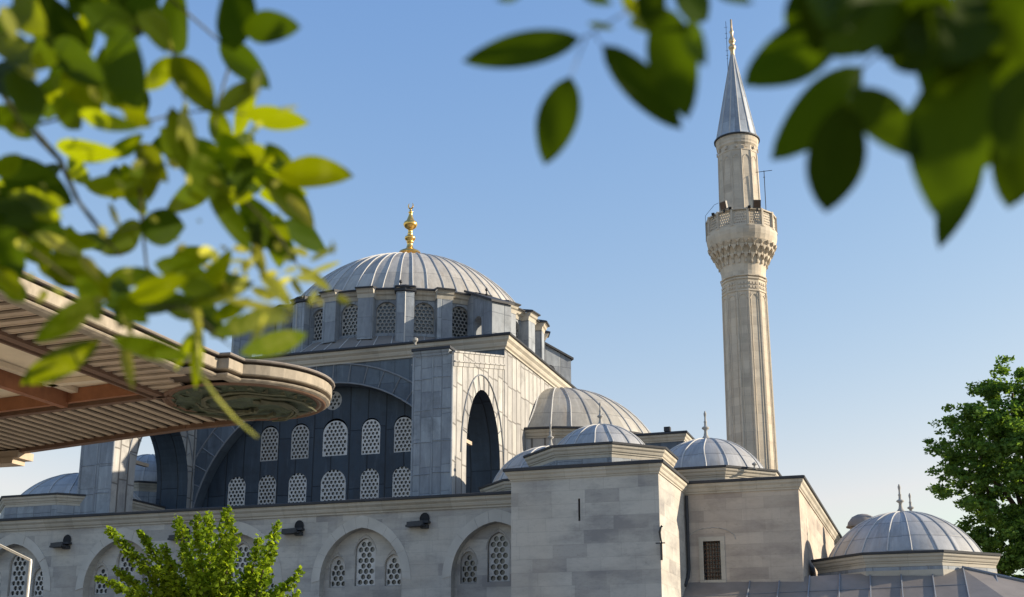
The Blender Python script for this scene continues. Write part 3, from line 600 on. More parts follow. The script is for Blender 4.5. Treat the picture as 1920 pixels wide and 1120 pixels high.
# the pointed recess's back wall
b.holed([(XL, 0), (XR, 0), (XR, 9.0), (XL, 9.0)], hl, lambda u, v: (u, YW + 0.42, v), (0, 0.22, 0)); part(b, 'recess_wall', 'stone', ow)
for c in BAYS:
    if c < -52: continue
    put(WM, ow, (c, YW + 0.54, 6.22)); put(WS, ow, (c - 1.33, YW + 0.54, 6.19)); put(WS, ow, (c + 1.33, YW + 0.54, 6.19))
for c in BAYS:                                       # voussoirs round each recess, stones of uneven length
    if c < -52: continue
    i_ = arch(c, 1.95, 6.45, 2.22, 12, True); o_ = arch(c, 2.36, 6.35, 2.86, 12, True); b = MB(); k = 0
    while k < 24:
        k2 = min(24, k + random.choice((2, 2, 3))); f = random.uniform(0.012, 0.03)
        q = [(x, YW - f, z) for x, z in i_[k:k2 + 1]] + [(x, YW - f, z) for x, z in reversed(o_[k:k2 + 1])]; m = len(q)
        g = 0.012; cx_ = sum(p[0] for p in q) / m; cz_ = sum(p[2] for p in q) / m
        q = [(x + (cx_ - x) * g, y, z + (cz_ - z) * g) for x, y, z in q]
        b.add(q + [(x, YW + 0.05, z) for x, y, z in q], [tuple(range(m))] + [(i, (i + 1) % m, m + (i + 1) % m, m + i) for i in range(m)]); k = k2
    part(b, 'arch_moulding', 'voussoir', ow)
    b = MB()                                         # thin raised hoods over the windows
    for x, w, zt, zs in ((c, 0.66, 8.42, 7.55), (c - 1.33, 0.5, 7.7, 6.95), (c + 1.33, 0.5, 7.7, 6.95)):
        b.tube([(u, YW + 0.42, v) for u, v in arch(x, w * 0.82, zs, zt - zs, 8, True)], 0.022, 4)
    part(b, 'window_hood', 'stone', ow)
b = MB(); b.molding([(XL, YW), (XR, YW), (XR, YW + 26), (XL, YW + 26)], CORN(9.28, 0.46, 0.36)); part(b, 'cornice', 'trim', ow)
b = MB(); b.molding([(XL, YW), (XR, YW), (XR, YW + 26), (XL, YW + 26)], [(0.30, 9.742), (0.40, 9.75), (0.41, 9.84), (0.30, 9.88), (-0.3, 9.95)], cap=True); part(b, 'roof_edge', 'lead_edge', ow)
for i, (x, z) in enumerate(((-38.5, 8.62), (-32.0, 8.72), (-26.2, 8.76), (-20.2, 8.82), (-44.6, 8.6))):   # rain spouts: round hole, trough
    b = MB(); b.m = 1; b.lathe([(0.0, 0.0), (0.21, 0.0), (0.23, 0.05)], 16, (0, 0, 0)); b.v = [(x + p[0], YW - 0.03 - p[2] * 0.3, z + p[1] * 1.15 + 0.1) for p in b.v]
    b.m = 0; b.obox((x - 0.32, YW - 0.2, z - 0.2), (0.42, -0.12, 0), (0.05, 0.2, 0), (0, 0, 0.045)); b.obox((x - 0.3, YW - 0.38, z - 0.12), (0.42, -0.12, 0), (0.01, 0.03, 0), (0, 0, 0.09))
    b.obox((x + 0.02, YW - 0.14, z - 0.06), (0.24, 0, 0), (0, 0.16, 0), (0, 0, 0.05)); b.obox((x + 0.03, YW - 0.1, z - 0.24), (0.16, 0, 0), (0, 0.11, 0), (0, 0, 0.08))
    part(b, 'waterspout', ('lead_edge', 'dark'), ow)

# stair tower at the corner, and the wing to the right of it
TX0, TX1, TY0, TY1 = -14.68, -9.03, 43.2, 48.3
b = MB(); slit = [(-12.07, 7.85), (-11.99, 7.85), (-11.99, 8.68), (-12.07, 8.68)]
b.holed([(TX0, 0), (TX1, 0), (TX1, 9.46), (TX0, 9.46)], [slit], lambda u, v: (u, TY0, v), (0, 0.5, 0))
b.add([(TX1, TY0, 0), (TX1, TY1, 0), (TX1, TY1, 9.46), (TX1, TY0, 9.46), (TX0, TY0, 0), (TX0, TY1, 0), (TX0, TY1, 9.46), (TX0, TY0, 9.46)], [(0, 1, 2, 3), (4, 5, 6, 7)])
tw = part(b, 'stair_tower', 'stone')
b = MB(); b.add([(-12.2, TY0 + 0.45, 7.7), (-11.85, TY0 + 0.45, 7.7), (-11.85, TY0 + 0.45, 8.8), (-12.2, TY0 + 0.45, 8.8)], [(0, 1, 2, 3)]); part(b, 'slit', 'dark', tw)
tp = rect(TX0, TX1, TY0, TY1)
b = MB(); b.molding(tp, CORN(9.46, 0.34, 0.22)); part(b, 'cornice', 'trim', tw)
b = MB(); b.molding(tp, [(0.18, 9.802), (0.25, 9.81), (0.26, 9.91), (0.2, 9.93), (-0.6, 10.1)]); part(b, 'roof_edge', 'lead_edge', tw)

BX0, BX1, BY0, BY1 = -9.03, -4.55, 48.2, 71.5
b = MB(); wn_ = [(-8.36, 6.0), (-7.68, 6.0), (-7.68, 7.52), (-8.36, 7.52)]
b.holed([(BX0, 0), (BX1, 0), (BX1, 9.42), (BX0, 9.42)], [wn_], lambda u, v: (u, BY0, v), (0, 0.35, 0))
b.add([(BX1, BY0, 0), (BX1, BY1, 0), (BX1, BY1, 9.42), (BX1, BY0, 9.42)], [(0, 1, 2, 3)]); b.add([(BX0, BY1, 0), (BX1, BY1, 0), (BX1, BY1, 9.42), (BX0, BY1, 9.42)], [(0, 1, 2, 3)])
wing = part(b, 'side_wing', 'stone_warm')
bp = rect(BX0 + 0.01, BX1, BY0, BY1)
b = MB(); b.molding(bp, CORN(9.42, 0.38, 0.25)); part(b, 'cornice', 'trim', wing)
b = MB(); b.molding(bp, [(0.2, 9.802), (0.28, 9.81), (0.29, 9.9), (0.2, 9.93), (-0.6, 10.05)]); part(b, 'roof_edge', 'lead_edge', wing)
b = MB(); fr = 0.17; z0, z1, x0, x1 = 6.0, 7.52, -8.36, -7.68       # stone frame of the barred window
for q in ((x0 - fr, x0, z0 - fr, z1 + fr), (x1, x1 + fr, z0 - fr, z1 + fr), (x0, x1, z1, z1 + fr), (x0, x1, z0 - fr, z0)): b.box(q[0], q[1], BY0 - 0.04, BY0 + 0.2, q[2], q[3])
part(b, 'window_frame', 'trim', wing)
b = MB()
for i in range(1, 6): x = x0 + (x1 - x0) * i / 6; b.tube([(x, BY0 + 0.08, z0), (x, BY0 + 0.08, z1)], 0.017, 6)
for i in range(1, 10): z = z0 + (z1 - z0) * i / 10; b.tube([(x0, BY0 + 0.06, z), (x1, BY0 + 0.06, z)], 0.017, 6)
part(b, 'window_bars', 'rust', wing)
b = MB(); b.box(x0, x1, BY0 + 0.34, BY0 + 0.36, z0, z1); part(b, 'window_pane', 'glass', wing)
b = MB(); b.tube([(u, BY0 - 0.005, v) for u, v in arch(-8.02, 0.95, 7.55, 0.5, 10, False)], 0.018, 4); part(b, 'relieving_arch', 'stone', wing)
b = MB(); b.tube([(-8.93, 48.02, 9.35), (-8.93, 48.02, 6.4), (-8.95, 47.9, 6.1), (-9.0, 47.5, 5.75)], 0.07, 8); part(b, 'drainpipe', 'lead_edge', wing)
b = MB()                                              # wrought hook on the tower's corner
b.tube([(-8.96, 43.1, 6.9), (-9.0, 43.1, 7.12), (-9.02, 43.1, 7.3), (-8.97, 43.1, 7.48), (-8.92, 43.1, 7.52)], [0.03, 0.035, 0.045, 0.035, 0.05], 6); b.tube([(-9.17, 43.05, 6.9), (-8.83, 43.05, 6.9)], 0.022, 5); b.tube([(-8.98, 43.12, 6.9), (-8.98, 43.12, 6.3)], 0.04, 6)
part(b, 'wrought_hook', 'iron', tw)

def oct_dome(c, rd, zc, zd, rr, rise, fin, parent=mosque, z0=9.0, nrib=16):
    b = MB(); pl = octo(c[0], c[1], rd); b.molding(pl, [(0.015, z0), (0.015, zc - 0.47)], cap=False); lo = b.build('drum', 'lead_pier' if parent is mosque else 'lead_pier', parent)
    b = MB(); b.molding(pl, [(0, zc - 0.46), (0, zc - 0.32)] + CORN(zc - 0.32, 0.32, 0.2)); b.build('cornice', 'trim', lo)
    b = MB(); b.molding(pl, [(0.14, zc + 0.002), (0.22, zc + 0.01), (0.23, zc + 0.09), (0.15, zc + 0.11), (rr - rd, zd + 0.02)]); b.build('roof_edge', 'lead_edge', lo)
    return dome(parent, (c[0], c[1], zd), rr, rise, nrib, 'dome_small', 0.032, 'dome', fin=fin, phase=R(6))
oct_dome((-11.95, 46.25), 2.86, 10.70, 10.83, 1.95, 1.22, (1.0, 'finial'))
oct_dome((-8.6, 51.3), 3.1, 10.45, 10.62, 2.5, 1.62, (1.3, 'finial'))
oct_dome((-15.45, 50.9), 2.95, 10.35, 10.55, 2.6, 1.72, (1.15, 'finial'))
oct_dome((-41.2, 52.2), 4.05, 11.0, 11.12, 3.2, 1.6, (0.9, 'finial'))
ex = oct_dome((-43.2, 60.6), 2.3, 13.35, 13.5, 2.05, 1.9, None)
WX = window_mesh('window', 0.9, 1.6, 'semi', 0.26, 0.1)
put(WX, mosque, (-43.0, 60.6 - 2.3 * 0.924 - 0.1, 10.95))
# lead roofed block between half dome and wing, and the low roof over the aisles
walls_with_cornice(mosque, 'aisle_block', rect(-14.6, -10.75, 57.6, 62.5), 9, 13.55, 0.34, 0.22, 'lead_arch')
b = MB(); b.box(-61, -9.2, 48.6, 80, 9.6, 9.98); part(b, 'aisle_roof', 'lead_roof')
b = MB(); b.box(-61, -9.1, 73.9, 85, 0, 9.5); part(b, 'rear_wall', 'stone')

def knob(name, c, h, r, mat='lead_edge'):
    b = MB(); b.lathe([(r * 0.8, 0), (r, h * 0.12), (r * 0.4, h * 0.2), (r * 0.35, h * 0.5), (r * 0.9, h * 0.62), (r * 0.9, h * 0.8), (r * 0.3, h * 0.9), (0.01, h)], 10, c); part(b, name, mat)
a_ = R(37.5); knob('roof_knob', (HX + 8.6 * math.cos(a_), HY + 8.6 * math.sin(a_), 23.4), 0.75, 0.13, 'finial')
a_ = R(-37.5); knob('roof_knob', (HX + 9.0 * math.cos(a_), HY + 9.0 * math.sin(a_), 23.25), 0.45, 0.09)
a_ = R(-67.5); knob('roof_knob', (HX + 8.3 * math.cos(a_) - 0.3, HY + 8.3 * math.sin(a_), ZD + 0.3), 0.5, 0.1)
knob('roof_knob', (-6.3, 49.0, 10.42), 0.32, 0.11, 'finial')
b = MB(); b.box(-11.7, -11.4, 57.6, 57.9, 14.1, 14.32); b.tube([(-11.5, 57.75, 13.95), (-11.5, 57.75, 14.2)], 0.03, 5); part(b, 'vent_box', 'lead_edge')
c = Vector((-21.3, 49.1, 17.05)); b = MB(); b.lathe([(0.05, 0), (0.06, 0.12), (0.13, 0.2), (0.13, 0.3), (0.02, 0.36)], 10, c); part(b, 'roof_knob', 'finial')

# ------------------------------------------------------------------ minaret
NX, NY = -8.32, 64.0
mina = thing('minaret', 'tall slender pale stone minaret with a single balcony and a pointed grey lead spire', 'minaret', (NX, NY, 0))
def poly12(r, ph=18.5): return ngon(NX, NY, r, 12, R(ph))
b = MB(); n_ = 12; prof = [(1.38, 0), (1.27, 13.0), (1.19, 23.3)]
b.add([(x, y, z) for r, z in prof for x, y in poly12(r)], [(j * 12 + i, j * 12 + (i + 1) % 12, (j + 1) * 12 + (i + 1) % 12, (j + 1) * 12 + i) for j in range(2) for i in range(12)])
sh = b.build('shaft', 'minaret', mina)
b = MB()                                              # slim rolls on the edges of the shaft, framed panels at the top
for i in range(12):
    a = R(18.5 + 30 * i); b.tube([(NX + (r + 0.005) * math.cos(a), NY + (r + 0.005) * math.sin(a), z) for r, z in ((1.30, 9.5), (1.19, 22.6))], 0.05, 6)
    am = a + R(15)
    for q in (-0.62, 0.62):
        aa = am + q * R(15) * 0.0 ; 
        t = Vector((-math.sin(am), math.cos(am))); nn = Vector((math.cos(am), math.sin(am)))
        pa = Vector((NX, NY)) + nn * (1.30 * 0.966 + 0.004) + t * q * 0.32; pb = Vector((NX, NY)) + nn * (1.19 * 0.966 + 0.004) + t * q * 0.30
        b.tube([(pa.x, pa.y, 9.5), (pb.x, pb.y, 22.5)], 0.028, 4)
b.build('edge_roll', 'minaret', sh)
b = MB()
for z, r, th in ((22.65, 1.19, 0.05), (23.35, 1.2, 0.07), (23.5, 1.24, 0.05)): b.molding(poly12(r), [(0, z - th), (0.05, z - th * 0.5), (0.05, z + th * 0.5), (0, z + th)], cap=False)
for i in range(12):
    a = R(3.5 + 30 * i); t = Vector((-math.sin(a), math.cos(a), 0)); nn = Vector((math.cos(a), math.sin(a), 0)); c = Vector((NX, NY, 0)) + nn * 1.165
    for zz in (22.85, 23.07):
        for j in range(3): b.obox(c + t * (j - 1) * 0.17 + Vector((0, 0, zz)), t * 0.05, nn * 0.035, (0, 0, 0.07))
    b.tube([c + t * u + Vector((0, 0, v)) for u, v in arch(0, 0.23, 22.15, 0.3, 5, True)], 0.03, 4)
b.build('carved_band', 'carved', sh)
b = MB()                                              # stalactite corbels under the balcony
tiers = [(24.25, 1.26, 1.46, 0.44), (24.67, 1.42, 1.68, 0.44), (25.07, 1.66, 1.82, 0.3)]
b.lathe([(1.17, 23.4), (1.19, 23.8), (1.23, 24.15), (1.34, 24.6), (1.50, 24.95), (1.68, 25.2), (1.80, 25.42), (1.89, 25.7), (1.92, 25.9), (1.92, 26.1)], 36, (NX, NY, 0))
for ti, (z, ra, rb, h) in enumerate(tiers):
    n_ = 24
    for i in range(n_):
        a = 2 * math.pi * (i + 0.5 * (ti % 2)) / n_; t = Vector((-math.sin(a), math.cos(a), 0)); nn = Vector((math.cos(a), math.sin(a), 0)); c = Vector((NX, NY, 0))
        w = math.pi * rb / n_ * 0.72
        v = [c + nn * (ra - 0.1) + Vector((0, 0, z)), c + nn * (rb + 0.06) - t * w + Vector((0, 0, z + h)), c + nn * (rb + 0.06) + t * w + Vector((0, 0, z + h)), c + nn * (ra - 0.2) + Vector((0, 0, z + h)), c + nn * (rb - 0.02) + Vector((0, 0, z + h * 0.45))]
        b.add(v, [(0, 4, 1), (0, 2, 4), (4, 2, 1), (1, 2, 3), (0, 1, 3), (0, 3, 2)])
        b.obox(c + nn * (ra + 0.03) + Vector((0, 0, z + 0.05)), t * 0.035, nn * 0.05, (0, 0, 0.10))
bal = b.build('balcony', 'carved', mina)
b = MB(); pl = ngon(NX, NY, 1.9, 14, R(6))
b.molding(pl, [(-0.02, 26.05), (0.05, 26.08), (0.05, 26.15), (-0.06, 26.18)], cap=True, capbot=True); b.molding(pl, [(0.0, 26.98), (0.04, 27.0), (0.04, 27.07), (-0.12, 27.07), (-0.12, 26.98)], cap=False)
for x, y in pl: v = (Vector((x, y)) - Vector((NX, NY))).normalized(); b.obox((x - v.x * 0.03, y - v.y * 0.03, 26.6), (v.x * 0.075, v.y * 0.075, 0), (-v.y * 0.06, v.x * 0.06, 0), (0, 0, 0.5))
b.build('parapet_frame', 'minaret', bal)
b = MB()                                              # pierced stone panels between the posts
for i in range(14):
    p, q = Vector(pl[i]), Vector(pl[(i + 1) % 14]); d = q - p; L = d.length; d.normalize(); nin = Vector((-d.y, d.x)) * 0.05
    hs = []
    for r_ in range(5):
        for c_ in range(5):
            cx_ = 0.13 + (L - 0.26) * (c_ + 0.5 * (r_ % 2) + 0.25) / 5; cz_ = 26.29 + r_ * 0.148
            if cx_ > L - 0.12: continue
            hs.append([(cx_ + 0.042 * math.cos(2 * math.pi * k / 6), cz_ + 0.05 * math.sin(2 * math.pi * k / 6)) for k in range(6)])
    b.holed([(0.02, 26.17), (L - 0.02, 26.17), (L - 0.02, 26.99), (0.02, 26.99)], hs, lambda u, v: (p.x + nin.x + d.x * u, p.y + nin.y + d.y * u, v), (nin.x, nin.y, 0))
b.build('pierced_panel', 'carved', bal)
b = MB(); prof = [(1.14, 26.0), (1.08, 31.2)]
b.add([(x, y, z) for r, z in prof for x, y in poly12(r)], [(i, (i + 1) % 12, 12 + (i + 1) % 12, 12 + i) for i in range(12)])
up_ = b.build('upper_shaft', 'minaret', mina)
b = MB(); b.molding(poly12(1.08), [(0, 30.85), (0.03, 30.88), (0.03, 30.95), (0, 30.98)], cap=False); b.lathe([(1.06, 31.2), (1.14, 31.32), (1.14, 31.42), (1.17, 31.5), (1.19, 31.7), (1.2, 31.78)], 36, (NX, NY, 0))
for i in range(12):
    a = R(3.5 + 30 * i); t = Vector((-math.sin(a), math.cos(a), 0)); nn = Vector((math.cos(a), math.sin(a), 0)); c = Vector((NX, NY, 0)) + nn * 1.055
    b.tube([c + t * u + Vector((0, 0, v)) for u, v in [(-0.2, 26.9)] + arch(0, 0.2, 30.3, 0.3, 5, True) + [(0.2, 26.9)]], 0.028, 4)
    b.obox(c + nn * 0.07 + Vector((0, 0, 31.1)), t * 0.07, nn * 0.03, (0, 0, 0.09))
    a = R(18.5 + 30 * i); b.tube([(NX + r * math.cos(a), NY + r * math.sin(a), z) for r, z in ((1.14, 26.8), (1.08, 30.9))], 0.04, 5)
b.build('carved_band', 'carved', up_)
b = MB(); prof = [(1.225, 31.8), (1.12, 32.05), (0.14, 37.05), (0.1, 37.3)]
b.add([(x, y, z) for r, z in prof for x, y in poly12(r)], [(j * 12 + i, j * 12 + (i + 1) % 12, (j + 1) * 12 + (i + 1) % 12, (j + 1) * 12 + i) for j in range(3) for i in range(12)])
sp = b.build('spire', 'spire', mina)
b = MB()
for i in range(12): a = R(18.5 + 30 * i); b.tube([(NX + r * math.cos(a), NY + r * math.sin(a), z) for r, z in prof], 0.03, 4)
b.build('seam', 'seam', sp)
b = MB(); b.lathe([(1.15, 31.76), (1.27, 31.77), (1.28, 31.84), (1.2, 31.87)], 36, (NX, NY, 0)); b.build('spire_rim', 'lead_edge', sp)
b = MB(); b.smooth = True
b.lathe([(r, z + 37.2) for r, z in ((0.14, 0), (0.12, 0.3), (0.19, 0.42), (0.22, 0.52), (0.17, 0.62), (0.1, 0.7), (0.16, 0.8), (0.2, 0.92), (0.16, 1.05), (0.09, 1.2), (0.08, 1.4), (0.13, 1.5), (0.08, 1.6), (0.06, 1.8), (0.055, 2.3), (0.0, 2.34))], 14, (NX, NY, 0)); b.build('finial', 'oldgold', sp)
NK = 82.0 / 64.0                                       # the minaret stands 82 m away: set it to its full size
for o in [q for q in bpy.data.objects if q.parent == mina or (q.parent and q.parent.parent == mina)]:
    o.data.transform(Matrix.Translation((0, 0, 1.7 * (1 - NK))) @ Matrix.Scale(NK, 4))
mina.location = (NX * NK, NY * NK, 0); WORLD[mina.name] = Vector(mina.location)
for q in mina.children: q.location = -Vector(mina.location)
ZK = lambda z: 1.7 + (z - 1.7) * NK
# things fixed to the minaret later: antennas and flood lamps
def mast(name, label, x, y, z0, z1, r, bars):
    b = MB(); x, y, z0, z1, r, bars = x * NK, y * NK, ZK(z0), ZK(z1), r * NK, [(ZK(z), l * NK) for z, l in bars]; b.tube([(x, y, z0), (x + 0.01, y, z1)], r, 6)
    for z, l in bars: b.tube([(x - l, y - 0.03, z), (x + l, y - 0.03, z)], r * 0.8, 4)
    tag(b.build(name, 'iron'), label, 'antenna')
mast('antenna_mast', 'thin dark antenna mast with short rungs beside the gilded tip of the minaret spire', NX - 0.29, NY - 0.1, 36.0, 39.4, 0.014, ((38.3, 0.09), (38.6, 0.07), (39.0, 0.09), (37.2, 0.07), (37.5, 0.08), (37.0, 0.05)))
mast('antenna_mast', 'thin upright antenna with one crossbar rising from the balcony of the minaret', -6.85, 63.4, 26.9, 29.6, 0.022, ((29.55, 0.45), (29.2, 0.05)))
b = MB(); b.tube([(x * NK, y * NK, ZK(z)) for x, y, z in ((-10.22, 63.6, 25.9), (-10.2, 63.6, 27.45), (-9.65, 63.4, 27.95), (-9.4, 63.3, 28.0))], 0.016, 5); tag(b.build('cable_bracket', 'iron'), 'thin bent metal bracket on the left rim of the minaret balcony', 'bracket')
def flood(px, py, yaw, label, s=1.1):
    c = onY(px, py, 62.05 * NK); o = thing('floodlight', label, 'floodlight', tuple(c), 'floodlights on the minaret balcony')
    n = Vector((math.sin(yaw), -math.cos(yaw), -0.25)).normalized(); t = Vector((math.cos(yaw), math.sin(yaw), 0)); u = n.cross(t) * -1
    b = MB(); b.obox(c, t * 0.24 * s, n * 0.09, u * 0.26 * s); b.build('housing', 'lampcase', o)
    b = MB(); b.obox(c + n * 0.10, t * 0.19 * s, n * 0.012, u * 0.21 * s); b.build('lens', 'lampglass', o)
    b = MB(); b.obox(c - Vector((0, -0.05, 0.33 * s)), t * 0.05, n * 0.03, (0, 0, 0.14)); b.build('bracket', 'iron', o)
flood(1357, 386, -0.5, 'square dark floodlight on the left side of the minaret balcony')
flood(1419, 383, 0.35, 'square brownish floodlight on the right side of the minaret balcony')
for px, py, lb in ((1369, 389, 'small black lamp just right of the dark left floodlight'), (1405, 386, 'small black lamp just left of the brownish floodlight'), (1337, 400, 'tiny black lamp at the far left of the minaret balcony')):
    c = onY(px, py + 2, 62.1 * NK); b = MB(); b.obox(c, (0.1, 0, 0), (0, 0.08, 0), (0, 0, 0.08)); b.tube([c - Vector((0, 0, 0.08)), c - Vector((0, 0, 0.3))], 0.03, 5); b.tube([c + Vector((-0.06, -0.09, 0)), c + Vector((0.06, -0.09, 0.03))], 0.05, 6); tag(b.build('spot_lamp', 'iron'), lb, 'spot lamp', 'small lamps on the minaret balcony')

# ------------------------------------------------------------------ domed portico at the lower right
port = thing('domed_portico', 'low portico with a ribbed grey dome on an octagonal drum and a sloping lead roof', 'portico', (-0.9, 52, 0))
pd = oct_dome((-0.87, 52.0), 3.62, 6.80, 6.98, 3.0, 1.86, (1.2, 'finial'), port, 5.0, 20)
b = MB(); b.molding(octo(-0.87, 52.0, 3.62), [(0.02, 5.6), (0.02, 6.2)], cap=False); b.build('drum_wall', 'trim', port)
pd2 = oct_dome((-0.56, 60.2), 3.6, 7.65, 7.8, 2.9, 1.9, (1.2, 'finial'), port, 5.0, 20)
ZR = lambda x, y: 6.18 - max(0, 49.2 - y) * 0.26
b = MB()
rp = [(-9.02, 48.15, 5.92), (1.2, 49.2, 6.26), (5.4, 49.0, 5.1), (5.4, 41.5, 2.0), (-9.02, 41.5, 2.2)]
b.add(rp, [(0, 1, 4), (1, 3, 4), (1, 2, 3)]); b.add([(1.2, 49.2, 6.26), (5.4, 49.0, 5.1), (5.4, 66, 5.1), (1.2, 66, 6.26), (-4.5, 49.2, 6.05), (-4.5, 66, 6.05), (-9.02, 48.15, 5.92)], [(0, 1, 2, 3), (4, 0, 3, 5), (6, 0, 4)])
pr2 = b.build('lead_roof', 'lead_roof', port)
b = MB()
for i in range(11):                                   # standing seams running down the slope
    x = -6.6 + 1.12 * i
    top = Vector((x, 48.15 + (x + 9.02) / 10.22 * 1.05, 5.92 + (x + 9.02) / 10.22 * 0.34)) if x < 1.2 else Vector((x, 49.2 - (x - 1.2) * 0.05, 6.26 - (x - 1.2) * 0.276))
    bot = Vector((x + 0.12, 41.5, 2.2 + (x + 9.02) / 14.4 * -0.2))
    if x < 1.2: pass
    b.tube([top + Vector((0, 0, 0.02)), top.lerp(bot, 0.5) + Vector((0.03, 0, 0.05)), bot + Vector((0, 0, 0.04))], 0.034, 5)
for dy in (2.1, 4.6, 7.0):
    t_ = dy / 12.2; A = Vector((-9.02, 48.15, 5.92)).lerp(Vector((-9.02, 41.5, 2.2)), t_); B = Vector((1.2, 49.2, 6.26)).lerp(Vector((1.4, 41.5, 2.05)), t_); b.tube([A + Vector((0, 0, 0.01)), B + Vector((0, 0, 0.01))], 0.012, 4)
b.tube([(1.2, 49.2, 6.3), (5.4, 49.0, 5.14)], 0.06, 6)
b.build('seam', 'seam_dark', pr2)
b = MB(); b.box(-9.0, 5.3, 42.0, 65.9, 0.1, 1.9); b.box(-9.0, 5.3, 48.6, 65.9, 2.3, 5.0); b.build('wall', 'stone', port)
c = onY(1618, 985, 60); tq = MB(); tq.smooth = True; tq.lathe([(0.75, 0), (0.68, 0.25), (0.5, 0.48), (0.25, 0.6), (0.02, 0.64)], 20, (c.x, c.y, c.z - 0.1)); tq.smooth = False; tq.lathe([(0.6, -3.5), (0.6, -0.02), (0.78, 0.0), (0.78, 0.05)], 20, (c.x, c.y, c.z - 0.1)); tq.build('roof_turret', 'lead_roof', port)
# ------------------------------------------------------------------ fountain kiosk: its wide painted eave reaches in from the left
ZE = 8.0
kiosk = thing('fountain_kiosk', 'fountain kiosk with a wide painted wooden eave and rounded corner at the left', 'kiosk', (-24, 14, 0))
cc = (-14.12, 23.12); DR = 1.86
eave = [(-13.86, 2.0), (-13.86, 20.3), (-13.52, 20.32), (-13.50, 20.95), (-13.26, 20.98), (-13.24, 21.4)] + [(cc[0] + DR * math.cos(R(a)), cc[1] + DR * math.sin(R(a))) for a in range(-62, 100, 9)] + [(-15.3, 24.9), (-16.72, 25.03), (-21.6, 26.04), (-27.0, 27.1), (-36, 28.6), (-36, 2.0)]
b = MB(); b.molding(eave, [(-0.25, ZE - 0.02), (-0.06, ZE - 0.02), (0.0, ZE + 0.01), (0.02, ZE + 0.035), (0.0, ZE + 0.055), (-0.09, ZE + 0.06), (-0.09, ZE + 0.125), (0.03, ZE + 0.13), (0.05, ZE + 0.15), (0.05, ZE + 0.35)], cap=False); fas = b.build('fascia', 'fascia', kiosk)
b = MB(); b.molding(eave, [(0.0, ZE + 0.35), (0.0, ZE + 0.41)], cap=False); b.molding(eave, [(-0.085, ZE + 0.061), (-0.085, ZE + 0.124)], cap=False); b.build('shadow_gap', 'gap', fas)  # dark strips painting the fascia's shadow lines
b = MB(); b.molding(eave, [(0.02, ZE + 0.405), (0.10, ZE + 0.41), (0.115, ZE + 0.435), (0.10, ZE + 0.46), (0.03, ZE + 0.47), (-0.4, ZE + 0.48)], cap=True); b.build('roof', 'lead_roof', kiosk)
# underside: boards, slats square to each edge, mitred at the corner
far = lambda x: 25.03 + (-16.72 - x) * 0.2           # line of the far edge
mit = lambda x: 21.95 + (x + 15.45) * 1.5              # mitre from the inner frame's corner to the tip
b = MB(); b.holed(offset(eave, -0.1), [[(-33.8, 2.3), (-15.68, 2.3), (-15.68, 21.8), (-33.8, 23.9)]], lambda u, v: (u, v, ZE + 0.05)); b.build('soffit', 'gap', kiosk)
b = MB(); y = 3.0
XI, YI = -15.5, lambda x: 21.95 + (-15.5 - x) * 0.115
while y < 22.9:
    xi = XI if y < 21.9 else XI + (y - 21.9) / 1.5
    w = 0.09; x1 = -14.05 if y < 20.6 else -14.6
    if x1 - xi > 0.2: b.obox(((xi + x1) / 2, y, ZE + 0.025 - random.uniform(0, .006)), ((x1 - xi) / 2, 0, 0), (0, w, 0), (0, 0, 0.022)); b.obox(((xi + x1) / 2, y + w, ZE - 0.002), ((x1 - xi) / 2, 0, 0), (0, 0.02, 0), (0, 0, 0.01))
    y += 0.40
b.build('slat', 'wood', kiosk)
b = MB(); x = -14.9
while x > -34:
    y0 = YI(x) if x < XI else mit(x) + 0.1; y1 = far(x) - 0.16
    if y1 - y0 > 0.2:
        b.obox((x, (y0 + y1) / 2, ZE + 0.022 - random.uniform(0, .006)), (0.085, 0, 0), (0, (y1 - y0) / 2, 0), (0, 0, 0.022)); b.obox((x + 0.085, (y0 + y1) / 2, ZE - 0.004), (0.018, 0, 0), (0, (y1 - y0) / 2, 0), (0, 0, 0.01))
    x -= 0.36
b.build('slat', 'wood', kiosk)
b = MB()                                              # inner frame and mitre rib
def bar(b, p, q, hw, z0, z1):
    p, q = Vector((*p, 0)), Vector((*q, 0)); d = (q - p).normalized(); n = Vector((-d.y, d.x, 0)) * hw; c = (p + q) / 2
    b.obox((c.x, c.y, (z0 + z1) / 2), (q - p) / 2, n, (0, 0, (z1 - z0) / 2))
bar(b, (XI, 2.2), (XI, 22.0), 0.10, ZE - 0.07, ZE + 0.1); bar(b, (XI - 0.19, 2.2), (XI - 0.19, 21.9), 0.03, ZE - 0.10, ZE + 0.1)
bar(b, (XI + 0.1, YI(XI)), (-34, YI(-34)), 0.09, ZE - 0.07, ZE + 0.1); bar(b, (XI, 21.95), (-14.75, 23.1), 0.06, ZE - 0.05, ZE + 0.06)
b.build('frame', 'brown2', kiosk)
b = MB(); bar(b, (-15.2, 24.75), (-16.72, 24.88), 0.10, ZE - 0.1, ZE + 0.02); bar(b, (-16.72, 24.88), (-34, far(-34) - 0.16), 0.11, ZE - 0.1, ZE + 0.02); b.build('edge_board', 'brown2', kiosk)
